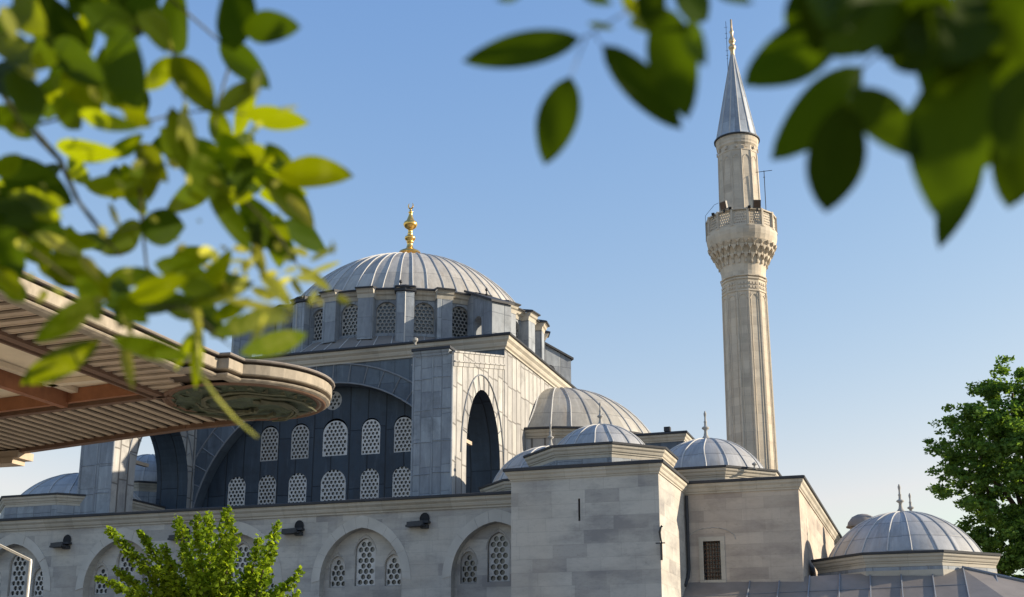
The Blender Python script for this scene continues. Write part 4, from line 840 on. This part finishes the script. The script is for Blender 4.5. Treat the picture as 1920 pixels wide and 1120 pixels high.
# coffers inside the frame: brown beams standing below pale panels
b = MB(); b.box(-33.9, XI - 0.1, 2.2, 24.0, ZE + 0.32, ZE + 0.36)
b.build('ceiling_panel', 'beige', kiosk)
b = MB()
bar(b, (XI - 0.3, 2.2), (XI - 0.3, 21.6), 0.05, ZE + 0.0, ZE + 0.31); bar(b, (XI - 0.2, 21.75), (-34, 23.8), 0.06, ZE + 0.0, ZE + 0.31)
bar(b, (-18.05, 22.0), (-18.05, 2.2), 0.09, ZE - 0.1, ZE + 0.31); bar(b, (-20.8, 22.3), (-20.8, 2.2), 0.09, ZE - 0.1, ZE + 0.31)
for yy in (4.3, 8.6, 12.9, 17.2): bar(b, (XI - 0.3, yy), (-33.9, yy), 0.09, ZE - 0.06, ZE + 0.31)
b.build('beam', 'brown', kiosk)
b = MB()
for xx in (-17.75, -18.35, -20.5, -21.1): bar(b, (xx, 22.0), (xx, 2.2), 0.1, ZE + 0.2, ZE + 0.31)
for yy in (16.9, 17.5, 21.2): bar(b, (XI - 0.4, yy), (-33.9, yy), 0.1, ZE + 0.2, ZE + 0.31)
b.build('panel_moulding', 'beige', kiosk)
# round medallion below the corner: green relief of leaves inside rings
b = MB(); b.smooth = True
b.lathe([(DR - 0.07, -0.02), (DR - 0.09, -0.05), (DR - 0.14, -0.06), (DR - 0.17, -0.02), (DR - 0.2, -0.01), (DR - 0.24, -0.04), (DR - 0.28, -0.02)], 64, (cc[0], cc[1], ZE)); ring = b.build('medallion_rim', 'brown2', kiosk)
b = MB(); N = 40; R0 = DR - 0.28; vs = []; fs = []
from mathutils import noise as mn
for j in range(N + 1):
    for i in range(N + 1):
        u, v = 2 * i / N - 1, 2 * j / N - 1; x, y = u * math.sqrt(1 - v * v / 2), v * math.sqrt(1 - u * u / 2); r = math.hypot(x, y)
        h = mn.noise(Vector((x * 2.6, y * 2.6, 1.3))) * 0.09 + mn.noise(Vector((x * 6, y * 6, 4.3))) * 0.05
        vs.append((cc[0] + x * R0, cc[1] + y * R0, ZE - 0.03 - h * (1 - r ** 6) - 0.06 * (1 - r * r)))
for j in range(N):
    for i in range(N): k = j * (N + 1) + i; fs.append((k, k + 1, k + N + 2, k + N + 1))
b.smooth = True; b.add(vs, fs); med = b.build('medallion', 'green', kiosk)
b = MB(); random.seed(11)
for i in range(26):                                   # acanthus leaves round the rim
    a = 2 * math.pi * i / 26; n = Vector((math.cos(a), math.sin(a), 0)); t = Vector((-n.y, n.x, 0)); c = Vector((cc[0], cc[1], ZE - 0.05)); L = random.uniform(0.08, 0.34)
    b.add([c + n * (DR - .3), c + n * (DR - .3 - L * .5) + t * random.uniform(.04, .12) - Vector((0, 0, .07)), c + n * (DR - .3 - L) + t * random.uniform(-.1, .1) - Vector((0, 0, .03)), c + n * (DR - .3 - L * .5) - t * random.uniform(.04, .12) - Vector((0, 0, .04))], [(0, 1, 2), (0, 2, 3)])
for i in range(7):
    a = random.uniform(0, 6.28); r0 = random.uniform(0.2, 0.9); pts = [(cc[0] + (r0 + q * 0.09) * math.cos(a + q * 0.28), cc[1] + (r0 + q * 0.09) * math.sin(a + q * 0.28), ZE - 0.13 - 0.02 * math.sin(q * 2)) for q in range(9)]
    b.tube(pts, [0.05 * (1 - q / 10) + 0.012 for q in range(9)], 5)
b.build('carved_leaf', 'carvegreen', med)
b = MB(); p = onZ(15, 862, 7.75); b.obox((p.x - 0.3, p.y + 0.1, 7.85), (0.75, 0.04, 0), (0, 0.3, 0), (0, 0, 0.1)); b.obox((p.x - 0.3, p.y, 7.68), (0.62, 0.04, 0), (0, 0.24, 0), (0, 0, 0.08)); b.build('bracket', 'wood', kiosk)
b = MB(); b.box(-33, -21.6, 4, 20.3, 0.1, ZE); b.build('wall', 'trim', kiosk)

# ------------------------------------------------------------------ street lamp at the lower left
p0, p1, p2 = onY(-14, 1016, 20), onY(58, 1051, 20), onY(51, 1122, 20)
lamp = thing('street_lamp', 'thin pale bent pole of a street lamp at the lower left corner', 'street lamp', (p2.x, 20, 0))
b = MB(); b.tube([(p2.x - 0.01, 20, 0.1), tuple(p2), tuple(p1 - Vector((0.0, 0, 0.03))), tuple(p1), tuple(p0), (p0.x - 0.7, 20, p0.z + 0.34)], 0.027, 8); b.build('pole', 'white_paint', lamp)
b = MB(); b.obox((p0.x - 1.0, 20, p0.z + 0.45), (0.38, 0, -0.02), (0, 0.14, 0), (0, 0, 0.06)); b.build('lamp_head', 'lampcase', lamp)

# ------------------------------------------------------------------ trees
def rv(): return Vector((random.gauss(0, 1), random.gauss(0, 1), random.gauss(0, 1))).normalized()
def leafquad(vs, fs, c, size, up=0.35, asp=0.62):
    n = rv(); n.z = abs(n.z) + up; n.normalize(); t = n.cross(rv()).normalized(); u = n.cross(t); o = len(vs)
    l, w = size, size * asp; f = n * size * 0.12
    vs += [c - t * l * .5, c + u * w * .5 - f + t * l * 0.05, c + t * l * .5 - f * .6, c - u * w * .5 - f + t * l * 0.05]; fs += [(o, o + 1, o + 2), (o, o + 2, o + 3)]
def limb(b, p, q, r0, r1, wob=0.12, n=5):
    p, q = Vector(p), Vector(q); L = (q - p).length; pts = [p.lerp(q, i / n) + (rv() * wob * L * 0.25 if 0 < i < n else Vector()) for i in range(n + 1)]
    b.tube(pts, [r0 + (r1 - r0) * i / n for i in range(n + 1)], 7); return pts
random.seed(21)
TXc, TYc = 5.6, 74.0
tree = thing('plane_tree', 'large dense dark green leafy tree standing at the right edge', 'tree', (TXc, TYc, 0))
b = MB(); limb(b, (TXc, TYc, 0), (TXc + 0.2, TYc, 9), 0.55, 0.36, 0.03); tips = []
for i in range(20):
    a = random.uniform(0, 6.28); zz = random.uniform(6.5, 16); r = random.uniform(1.6, 3.6); q = (TXc + r * math.cos(a), TYc + r * math.sin(a), zz + random.uniform(1.2, 3.2)); limb(b, (TXc + .1, TYc, min(zz * .75, 9.5)), q, 0.2, 0.05, 0.2)
limb(b, (TXc + .2, TYc, 9), (TXc - .2, TYc, 18.5), 0.36, 0.06, 0.1); b.build('trunk', 'bark', tree)
vs, fs = [], []
def crownr(z):                                        # silhouette half width at height z
    pts = [(2.5, 2.6), (4, 3.0), (5.5, 3.8), (8, 4.3), (10, 4.5), (11.5, 5.1), (13, 5.4), (15, 5.3), (16.8, 5.2), (17.8, 3.8), (18.8, 2.7), (19.6, 1.3), (20.2, 0.3)]
    for (a, ra), (c, rc) in zip(pts, pts[1:]):
        if a <= z <= c: return ra + (rc - ra) * (z - a) / (c - a)
    return 0.3
lobes = []
while len(lobes) < 128:                                # boughs of leaves with gaps between them
    z = random.uniform(2.6, 19.6); a = random.uniform(0, 6.283); rr = max(0.2, crownr(z) - 0.9) * (random.random() ** 0.5)
    c = Vector((TXc + rr * math.cos(a), TYc + rr * math.sin(a), z))
    if all((c - q).length > 1.25 for q in lobes) or random.random() < 0.04: lobes.append(c)
for c0 in lobes:
    Rl = random.uniform(0.95, 1.6)
    for i in range(random.randint(8, 13)):
        c = c0 + rv() * Rl * random.random() ** 0.4; R_ = random.uniform(0.3, 0.62)
        for j in range(int(90 * R_ + 14)):
            d = rv() * R_ * (random.random() ** 0.45); d.z *= 0.6; leafquad(vs, fs, c + d, random.uniform(0.2, 0.34))
for px, py in ((1752, 795), (1770, 790), (1765, 810), (1760, 930), (1775, 925), (1822, 722), (1880, 690), (1868, 690)):   # twigs that stick out
    c = onY(px, py, TYc + random.uniform(-1, 1))
    for j in range(34): d = rv() * 0.42 * random.random() ** 0.5; d.z *= 0.6; leafquad(vs, fs, c + d + Vector((0.3 * (j % 3) / 3, 0, 0)), random.uniform(0.18, 0.3))
b = MB(); b.add(vs, fs); b.build('crown', 'crown', tree)

random.seed(5)
DY = 27.0
base = onY(385, 1180, DY)
young = thing('young_maple', 'small bright green young tree with upright leafy shoots before the arcaded wall', 'tree', (base.x, DY, 0))
b = MB(); limb(b, (base.x, DY, 0.1), (base.x, DY, 3.3), 0.09, 0.06, 0.03); vs, fs = [], []
shoots = [((330, 1130), (203, 985), 1.0), ((350, 1130), (262, 990), 1.0), ((350, 1120), (305, 1015), .9), ((380, 1130), (333, 965), 1.15), ((390, 1130), (368, 960), 1.1), ((395, 1120), (392, 958), 1.1), ((410, 1130), (428, 950), 1.25), ((420, 1130), (440, 985), 1.15), ((460, 1140), (488, 1000), .9), ((470, 1130), (521, 975), 1.0), ((450, 1140), (512, 1030), 1.0), ((490, 1150), (566, 1062), .95),
          ((310, 1130), (185, 1078), .8), ((330, 1140), (215, 1060), .9), ((400, 1140), (345, 1040), 1.2), ((430, 1150), (470, 1060), 1.2), ((370, 1150), (290, 1060), 1.1), ((400, 1160), (410, 1040), 1.4), ((460, 1160), (530, 1090), 1.0), ((360, 1160), (240, 1110), 1.0), ((420, 1170), (450, 1090), 1.4), ((380, 1170), (360, 1090), 1.4), ((340, 1170), (300, 1110), 1.2), ((480, 1170), (500, 1110), 1.1), ((500, 1165), (560, 1105), .8)]
for (bx, by), (tx, ty), fat in shoots:
    dy = random.uniform(-0.9, 0.9); q = onY(tx, ty + 6, DY + dy); p = onY(bx, by + 20, DY + dy * 0.4); root = Vector((base.x, DY, 3.1))
    limb(b, root, p, 0.04, 0.025, 0.1, 3); mid = p.lerp(q, 0.5) + Vector(((bx - tx) * 0.0008, 0, -0.0)) + rv() * 0.05; b.tube([p, mid, q], [0.025, 0.016, 0.006], 5)
    L = (q - p).length; nl = int(185 * L * fat / 1.2) + 40
    for i in range(nl):
        t = random.random() ** 0.8; c = (p.lerp(mid, t * 2) if t < .5 else mid.lerp(q, t * 2 - 1)); rad = 0.40 * fat * (1.05 - 0.72 * t)
        d = rv() * rad * random.random() ** 0.5; d.z *= 0.8; leafquad(vs, fs, c + d, random.uniform(0.11, 0.20) * (1.1 - 0.35 * t), up=0.2, asp=0.85)
b.build('trunk', 'bark', young); b = MB(); b.add(vs, fs); b.build('crown', 'young', young)

# ------------------------------------------------------------------ foreground foliage, out of focus close to the lens
def leafmesh(base, tip, width, fold, curl, nrm):
    """one leaf blade from base to tip: ovate outline, folded along its midrib, drooping tip"""
    ax = tip - base; L = ax.length; ax.normalize(); n = (nrm - ax * nrm.dot(ax)).normalized(); s = ax.cross(n); nu, nv = 10, 6; vs, fs = [], []
    for i in range(nu + 1):
        t = i / nu; w = (math.sin(math.pi * t ** 0.92) ** 0.72) * (1 - 0.10 * t) * 1.03 if 0 < t < 1 else 0.0
        for j in range(nv + 1):
            v = j / nv * 2 - 1; y = v * w * width / 2
            vs.append(base + ax * (t * L) + s * y + n * (abs(v) * w * width * fold - curl * L * (t * t) + 0.03 * width * math.sin(9 * t + 3 * v)))
    for i in range(nu):
        for j in range(nv): k = i * (nv + 1) + j; fs.append((k, k + 1, k + nv + 2, k + nv + 1))
    return vs, fs
def blades(parent, rows, d0, mat, seed, tiltr=0.6, dj=0.10):
    random.seed(seed)
    for row in rows:
        (bx, by), (tx, ty), w = row[:3]; opt = row[3] if len(row) > 3 else {}
        d = d0 * (1 + random.uniform(-dj, dj)) * opt.get('d', 1.0); k = random.uniform(-0.12, 0.12) * opt.get('k', 1)
        p, q = at(bx, by, d), at(tx, ty, d * (1 + k)); wd = w * d / F_PX; ax = (q - p).normalized(); toward = (EYE - p).normalized()
        roll = opt.get('r', random.uniform(-tiltr, tiltr)); n = Matrix.Rotation(roll, 3, ax) @ (toward - ax * toward.dot(ax)).normalized()
        vs, fs = leafmesh(p, q, 0.92 * wd / max(0.62, math.cos(roll)), random.uniform(0.05, 0.16), random.uniform(-0.04, 0.08), n)
        b = MB(); b.smooth = True; b.add(vs, fs); b.build('leaf', opt.get('m', mat), parent, origin=p)
def twigs(parent, rows, d0, mat='twig'):
    b = MB()
    for pts, r in rows: b.tube([at(x, y, d0 * (1 + 0.02 * math.sin(i * 2.1 + x))) for i, (x, y) in enumerate(pts)], [0.42 * r * d0 / F_PX * (1 - 0.5 * i / max(1, len(pts) - 1)) for i in range(len(pts))], 6)
    b.build('twig', mat, parent)
Y_ = {'m': 'leafpale'}; D_ = {'m': 'leafshade'}
# a) upper left
bA = thing('leafy_branch', 'blurred leafy branch filling the upper left corner of the picture', 'branch', tuple(at(150, 120, 1.05)), 'branches hanging into the picture')
rowsA = [((455, 52), (570, 52), 62, D_), ((438, 95), (448, -45), 74, D_), ((412, 75), (505, 165), 56, D_), ((328, 100), (338, -25), 54, D_), ((325, 102), (402, 216), 66), ((330, 105), (272, 172), 44), ((482, 150), (400, 226), 40),
         ((404, 200), (425, 295), 46), ((458, 214), (587, 230), 46), ((322, 200), (347, 322), 42), ((480, 165), (440, 262), 34), ((80, -10), (155, 130), 78, D_), ((150, 10), (262, 64), 66, D_), ((178, 25), (108, 145), 66), ((55, 60), (155, 92), 54), ((205, 55), (272, 205), 86, D_), ((228, 140), (252, 226), 66),
         ((130, 120), (182, 236), 66), ((32, 130), (62, 236), 64, D_), ((72, 165), (115, 225), 54), ((0, 60), (55, 135), 56), ((100, 78), (192, 156), 62, D_), ((25, -5), (92, 66), 62), ((205, -25), (272, 45), 76, D_), ((-5, 200), (62, 262), 46), ((148, 212), (245, 242), 34), ((238, -5), (302, 64), 64, D_), ((120, 60), (60, 130), 54), ((180, 150), (240, 200), 56), ((-10, 120), (40, 190), 60, D_), ((100, 180), (160, 250), 50), ((270, 10), (310, 90), 50),
         ((20, 10), (-6, 90), 44), ((120, -20), (200, 20), 60, D_), ((300, -30), (240, 20), 50, D_), ((230, 200), (280, 235), 40), ((190, 90), (230, 170), 60, D_)]
blades(bA, rowsA, 1.08, 'leaf', 31)
blades(bA, [((343, 205), (365, 292), 24, Y_), ((350, 190), (335, 260), 16, Y_), ((478, 130), (500, 165), 20, Y_), ((490, 128), (478, 168), 16, Y_), ((20, 60), (45, 108), 24, Y_), ((8, 10), (22, 80), 26, Y_), ((35, 120), (72, 152), 26, Y_), ((310, 60), (322, 108), 16, Y_), ((330, 125), (345, 172), 16, Y_), ((20, 225), (45, 252), 22, Y_), ((165, 165), (190, 190), 18, Y_), ((465, 255), (495, 225), 12, Y_), ((520, 205), (565, 200), 8, Y_)], 1.02, 'leafpale', 32)
random.seed(35)
fillA = [((random.uniform(-10, 270), random.uniform(-20, 215)), random.uniform(0, 6.28), random.uniform(65, 105)) for i in range(64)]
holesA = ((262, 105, 48), (25, 18, 24), (115, 42, 26), (15, 150, 22), (90, 245, 30), (190, 262, 60), (290, 25, 26))
fillA = [(p, (p[0] + L * math.cos(a), p[1] + L * math.sin(a)), L * 0.55, D_ if i % 2 == 0 else {}) for i, (p, a, L) in enumerate(fillA)]
fillA = [f for f in fillA if all(math.hypot((f[0][0] + f[1][0]) / 2 - hx, (f[0][1] + f[1][1]) / 2 - hy) > hr + 34 for hx, hy, hr in holesA) and f[1][1] < 245 and f[1][0] < 290]
blades(bA, fillA, 1.2, 'leaf', 36)
twigs(bA, [([(-30, 130), (40, 228), (110, 300), (142, 372), (190, 440), (228, 480)], 10), ([(250, -30), (300, 60), (330, 105), (345, 190)], 8), ([(440, -30), (440, 90), (410, 190), (400, 260)], 7), ([(-30, 40), (80, 60), (200, 50), (300, 60)], 9), ([(300, -20), (420, 85), (482, 150)], 6), ([(60, 236), (148, 215), (250, 236), (322, 215), (405, 205), (460, 215)], 6)], 1.1)
# b) middle left
bB = thing('leafy_branch', 'blurred leafy branch in the middle left reaching towards the main dome', 'branch', tuple(at(250, 400, 1.1)), 'branches hanging into the picture')
rowsB = [((520, 325), (659, 328), 64), ((500, 328), (590, 428), 58), ((448, 362), (556, 492), 64, D_), ((384, 345), (477, 476), 44), ((328, 295), (442, 372), 64), ((420, 248), (472, 352), 58), ((500, 268), (542, 322), 46), ((260, 424), (352, 428), 76, D_), ((266, 420), (192, 476), 52),
         ((-10, 300), (138, 384), 78, D_), ((-10, 350), (122, 452), 84, D_), ((-5, 430), (188, 462), 52), ((0, 400), (32, 524), 64, D_), ((104, 274), (218, 292), 42), ((204, 296), (268, 250), 34), ((234, 372), (304, 282), 52), ((158, 345), (292, 362), 46), ((128, 296), (164, 344), 36), ((98, 468), (204, 562), 56), ((380, 562), (432, 464), 40), ((-20, 380), (70, 430), 60, D_), ((20, 440), (110, 500), 44), ((460, 250), (400, 330), 50), ((530, 300), (470, 350), 46), ((300, 240), (345, 310), 50), ((350, 260), (420, 300), 50), ((250, 500), (310, 562), 50), ((288, 494), (398, 522), 52), ((-10, 330), (40, 290), 40), ((260, 270), (305, 330), 44), ((40, 560), (-10, 500), 40)]
blades(bB, rowsB, 1.12, 'leaf', 41)
blades(bB, [((538, 365), (584, 416), 24, Y_), ((64, 438), (148, 478), 28, Y_), ((580, 490), (632, 460), 14, Y_), ((475, 458), (500, 522), 26, Y_), ((558, 498), (628, 548), 22, Y_), ((488, 508), (548, 575), 28, Y_), ((575, 515), (640, 490), 12, Y_), ((508, 338), (530, 348), 20, Y_), ((332, 462), (352, 472), 20, Y_), ((372, 472), (400, 470), 20, Y_), ((152, 478), (186, 522), 22, Y_), ((455, 485), (462, 520), 12, Y_), ((545, 520), (570, 560), 14, Y_), ((510, 540), (550, 520), 14, Y_), ((395, 330), (415, 360), 14, Y_), ((300, 345), (290, 300), 16, Y_), ((205, 380), (225, 430), 12, Y_)], 1.06, 'leafpale', 42)  # buds, plus pale blades standing in for highlights on leaves
random.seed(46); fillB = []
for cx_, cy_, k_ in ((440, 255, 3), (420, 310, 3), (490, 300, 3), (400, 360, 2), (230, 330, 3), (300, 300, 2), (50, 400, 5), (30, 340, 4), (60, 480, 3), (330, 530, 3), (215, 545, 3), (400, 520, 2), (520, 400, 2), (130, 440, 2), (470, 390, 2)):
    for i in range(k_):
        a = random.uniform(-0.4, 2.6); L = random.uniform(65, 100); x = cx_ + random.uniform(-28, 28); y = cy_ + random.uniform(-28, 28)
        fillB.append(((x, y), (x + L * math.cos(a), y + L * math.sin(a)), L * 0.5, D_ if i == 0 else {}))
blades(bB, fillB, 1.2, 'leaf', 47)
random.seed(48)
budB = [((random.uniform(380, 640), random.uniform(455, 570)), random.uniform(0, 6.28), random.uniform(14, 44)) for i in range(26)] + [((random.uniform(0, 380), random.uniform(300, 560)), random.uniform(0, 6.28), random.uniform(14, 40)) for i in range(16)]
blades(bB, [(p, (p[0] + L * math.cos(a), p[1] + L * math.sin(a) * 0.7), L * 0.48, Y_) for p, a, L in budB], 1.05, 'leafpale', 49)
twigs(bB, [([(60, 236), (115, 300), (150, 380), (200, 440), (262, 424)], 7), ([(320, 250), (384, 345), (448, 365), (520, 440), (560, 500)], 8), ([(262, 350), (266, 420), (275, 500), (330, 570)], 8), ([(448, 300), (520, 325)], 6), ([(-30, 400), (60, 445), (150, 480)], 6)], 1.14)
# c) lower left, in full sun
bC = thing('leafy_branch', 'blurred sunlit branch tip with long stalk hanging in front of the painted eave', 'branch', tuple(at(280, 580, 1.0)), 'branches hanging into the picture')
rowsC = [((178, 558), (64, 642), 50), ((188, 638), (28, 728), 58), ((208, 634), (362, 674), 44), ((188, 572), (372, 562), 50, D_), ((352, 578), (478, 528), 36), ((392, 632), (548, 574), 40), ((448, 664), (590, 622), 50), ((374, 598), (368, 728), 28), ((98, 486), (232, 562), 54), ((140, 520), (196, 604), 50), ((238, 562), (352, 520), 48), ((300, 560), (395, 610), 40), ((10, 520), (48, 572), 40), ((-10, 500), (20, 560), 44), ((220, 560), (280, 610), 40), ((330, 520), (420, 560), 40), ((400, 600), (470, 560), 36), ((360, 620), (330, 690), 22)]
blades(bC, rowsC, 1.0, 'leaf', 51)
blades(bC, [((232, 636), (242, 714), 22, Y_), ((226, 575), (250, 630), 20, Y_), ((420, 560), (560, 590), 18, Y_), ((480, 600), (545, 600), 26, Y_), ((365, 560), (372, 640), 22, Y_), ((470, 540), (520, 560), 22, Y_), ((505, 590), (470, 640), 16, Y_)], 0.96, 'leafpale', 52)
twigs(bC, [([(60, 470), (180, 560), (260, 575), (350, 578), (400, 620)], 6), ([(180, 560), (200, 636)], 5), ([(390, 620), (450, 660)], 5)], 1.0)
twigs(bC, [([(366, 560), (370, 640), (374, 700), (405, 745), (440, 785), (482, 820)], 9)], 1.0, 'petiole')
# d) top middle and e) top right: shaded leaves, closer to the lens
bD = thing('leafy_branch', 'blurred branch of a few separate dark leaves at the top left of the minaret spire', 'branch', tuple(at(1150, 20, 0.72)), 'branches hanging into the picture')
rowsD = [((1090, 72), (866, 116), 70, {'r': 0.1}), ((1070, 143), (1021, 310), 84, {'r': 0.2}), ((1128, 84), (1282, 244), 74, {'r': -0.2}), ((1240, 10), (1290, 224), 98, {'r': 0.2}), ((1262, -40), (1332, 46), 66), ((1100, 44), (1152, 54), 14), ((985, -18), (922, -2), 26), ((1090, -12), (1145, 6), 22), ((1340, -18), (1405, 2), 26), ((1225, -40), (1215, 60), 60), ((1290, 40), (1318, 118), 40, {'r': 0.3})]
blades(bD, rowsD, 0.72, 'leafshade', 61, 0.35, 0.05)
blades(bD, [((1242, 48), (1182, 44), 38, {'m': 'leaf'}), ((1165, -10), (1215, 40), 30, {'m': 'leaf'})], 0.7, 'leaf', 62)
twigs(bD, [([(1225, -40), (1180, 20), (1112, 60), (1090, 72)], 5), ([(1112, 60), (1128, 84)], 4), ([(1100, 66), (1070, 143)], 4), ([(1225, -40), (1240, 10)], 6)], 0.72)
bE = thing('leafy_branch', 'blurred dark branch of broad hanging leaves filling the upper right corner', 'branch', tuple(at(1750, 60, 0.66)), 'branches hanging into the picture')
rowsE = [((1590, 25), (1392, 166), 112), ((1618, 125), (1444, 302), 100), ((1585, 190), (1548, 405), 116), ((1600, 165), (1722, 290), 84), ((1800, 100), (1768, 412), 156), ((1838, 240), (1760, 466), 70), ((1940, 190), (1890, 392), 110), ((1700, -40), (1548, 104), 124), ((1755, 10), (1870, 160), 136), ((1700, 30), (1750, 130), 110, {'r': 0.5}), ((1765, -40), (1700, 100), 116), ((1855, -30), (1800, 175), 136), ((1905, 40), (1850, 258), 136), ((1650, -40), (1590, 80), 116), ((1570, -40), (1470, 60), 90), ((1930, -30), (1900, 140), 130), ((1750, 180), (1700, 262), 56), ((1880, 180), (1800, 330), 120), ((1950, 120), (1880, 300), 110), ((1810, 20), (1740, 190), 110), ((1690, 60), (1650, 110), 60)]
blades(bE, rowsE, 0.66, 'leafshade', 71, 0.3, 0.07)
random.seed(77); fill = []                            # unseen leaves added outside the picture to block the sun from these branches
for i in range(74):
    c = EYE + _rt * random.uniform(0.34, 0.95) + _fw * random.uniform(0.5, 0.95) + _u2 * random.uniform(0.05, 0.62); a = random.uniform(-2.4, -0.7); ln = random.uniform(0.06, 0.10)
    ax = (_rt * math.cos(a) + _u2 * math.sin(a) + _fw * random.uniform(-.5, .5)).normalized(); n = (_rt + rv() * 0.5).normalized(); n = (n - ax * n.dot(ax)).normalized()
    vs, fs = leafmesh(c, c + ax * ln, ln * 0.6, 0.08, 0.03, n); b = MB(); b.smooth = True; b.add(vs, fs); b.build('leaf', 'leafshade', bE, origin=c)
rowsE2 = [((random.uniform(1480, 1930), random.uniform(-60, 30)), (0, 0), random.uniform(90, 130)) for i in range(10)]
rowsE2 = [(p, (p[0] - random.uniform(-30, 90), p[1] + random.uniform(90, 150)), w) for p, _, w in rowsE2 if p[0] > 1640 or p[1] < -20]
blades(bE, rowsE2, 0.68, 'leafshade', 78, 0.3, 0.07)
twigs(bE, [([(1960, -40), (1820, 40), (1700, 50), (1590, 40)], 7), ([(1700, 50), (1620, 125), (1590, 190)], 6), ([(1820, 40), (1800, 110), (1840, 240)], 6)], 0.68)

for o in list(bpy.data.objects):
    if not o.users_collection: bpy.data.objects.remove(o)
